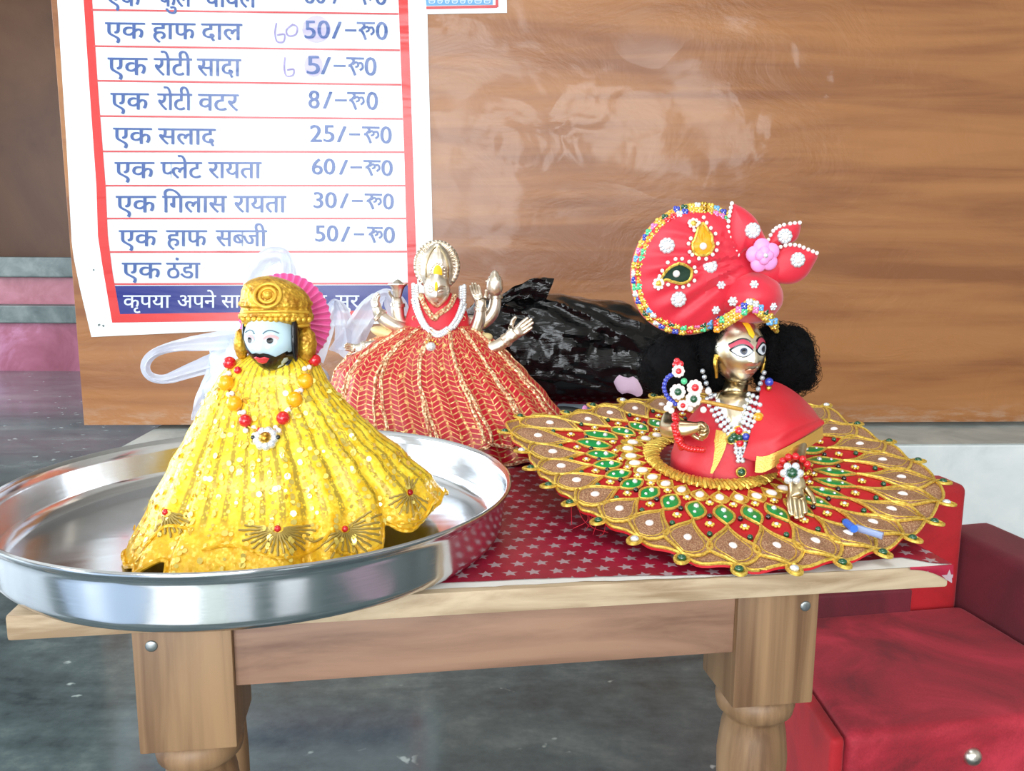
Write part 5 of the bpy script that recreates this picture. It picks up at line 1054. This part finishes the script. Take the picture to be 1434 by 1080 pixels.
for x, y in sp2([(944, 596), (950, 618), (964, 628), (984, 630)], 5): g.sph(K(x, y, -.062), .0026, 8, 6)
g.build('bead_string', 'red_bead', fk)
g = G(); p = h0+Vector((-.006, -.012, .006)); flower(g, p, Vector((-.2, -1, .3)), .0085, 6, 0, 1); g.build('flower_bangle', ['crystal', 'stone_green'], fk)
for k in range(6): G().sph(h0.lerp(K(1112, 636, -.052), .15)+Vector((.0105*cos(k-1.2), -.0105*abs(sin(k-1.2)), .002)), .0018, 8, 6).build('bangle_bead', 'gold', fk)
# flute with jewelled peacock
fl = G().tube([K(938, 562, -.070), K(985, 562, -.068), K(1040, 574, -.062)], .0016, 8).build('flute', 'gold_ribbon', fk)
def pk(x, y, dy=-.072): return K(x, y, dy)
g = G()
for x, y in along(sp2([(946, 566), (935, 556), (930, 543), (934, 530), (943, 524)], 8), 4.2): g.sph(pk(x, y), .0019, 8, 6)
g.build('blue_bead_arc', 'stone_blue', fl)
for x, y, r, mc in [(950, 520, 8, 'stone_red'), (949, 549, 10, 'stone_green'), (971, 559, 10, 'stone_green'), (973, 543, 10, 'stone_red'), (956, 568, 7, 'stone_red')]:
    g = G(); flower(g, pk(x, y, -.074), Vector((0, -1, .1)), r*.62e-3, 9, 0, 1); g.build('jewel_flower', ['pearl', mc], fl)
for x, y, m_ in [(948, 506, 'stone_red'), (953, 510, 'stone_red'), (946, 511, 'stone_red'), (958, 534, 'stone_mint'), (938, 566, 'pearl'), (940, 575, 'pearl'), (934, 572, 'pearl'), (966, 572, 'pearl'), (985, 574, 'pearl'), (992, 548, 'pearl')]: G().sph(pk(x, y), .0026, 9, 7).build('jewel', m_, fl)
# rhinestone necklaces
def strand(path, wpx, rows):
    g = G(); pts = along(sp2(path, 10), 6.4)
    for i, (x, y) in enumerate(pts):
        a = pts[max(i-1, 0)]; b = pts[min(i+1, len(pts)-1)]; dx, dy = b[0]-a[0], b[1]-a[1]; L = sqrt(dx*dx+dy*dy)
        for j in range(rows):
            o = (j-(rows-1)/2)*wpx; q = hit(TBV, x-dy/L*o, y+dx/L*o, .0030)[0]; q = q or K(x, y, -.032); g.sph(q, .0021, 8, 6)
    return g.build('rhinestone_necklace', 'crystal', fk)
strand([(984, 520), (992, 545), (1003, 570), (1014, 592), (1028, 608)], 6.2, 3); strand([(1070, 522), (1062, 545), (1053, 570), (1044, 592), (1036, 608)], 6.2, 4)
g = G()
for y in range(622, 652, 6):
    for j in range(3 if y < 640 else 2): g.sph(tp_(1030+6*j+(0 if y < 640 else 3), y, .003), .0020, 8, 6)
g.build('necklace_tassel', 'crystal', fk)
for x, y, m_ in [(1027, 612, 'stone_green'), (1034, 604, 'stone_red'), (1043, 612, 'stone_blue'), (1034, 614, 'stone_green'), (1035, 621, 'stone_red'), (1024, 616, 'stone_green'), (1037, 662, 'stone_green'), (1060, 586, 'stone_orange'), (1069, 554, 'stone_red')]:
    g = G(); p = tp_(x, y, .004); g.sph(p, .0032, 10, 8); g.tube([p+Vector((.0036*cos(a), .0005, .0036*sin(a))) for a in [2*pi*k/12 for k in range(12)]], .0007, 5, 1, closed=True); g.build('coloured_stone', [m_, 'gold_zari'], fk)
# clear plastic tag lying on the skirt
pt = atplane(1190, 742, SP0+Vector((0, 0, .004)), SN); tg = thing('plastic_clip', 'small clear plastic clip with a blue end lying on the jewelled skirt', 'clip', pt)
xa = (atplane(1240, 758, SP0+Vector((0, 0, .004)), SN)-pt).normalized(); G().tube([pt+xa*.004+Vector((0, 0, .003)), pt+xa*.022+Vector((0, 0, .003))], .0026, 10).build('clear_barrel', 'clear_plastic', tg); G().tube([pt+Vector((0, 0, .003))+Vector((0, .007, 0)), pt+Vector((0, 0, .003))-Vector((0, .007, 0))], .0028, 10).build('blue_end', 'blue_plastic', tg)
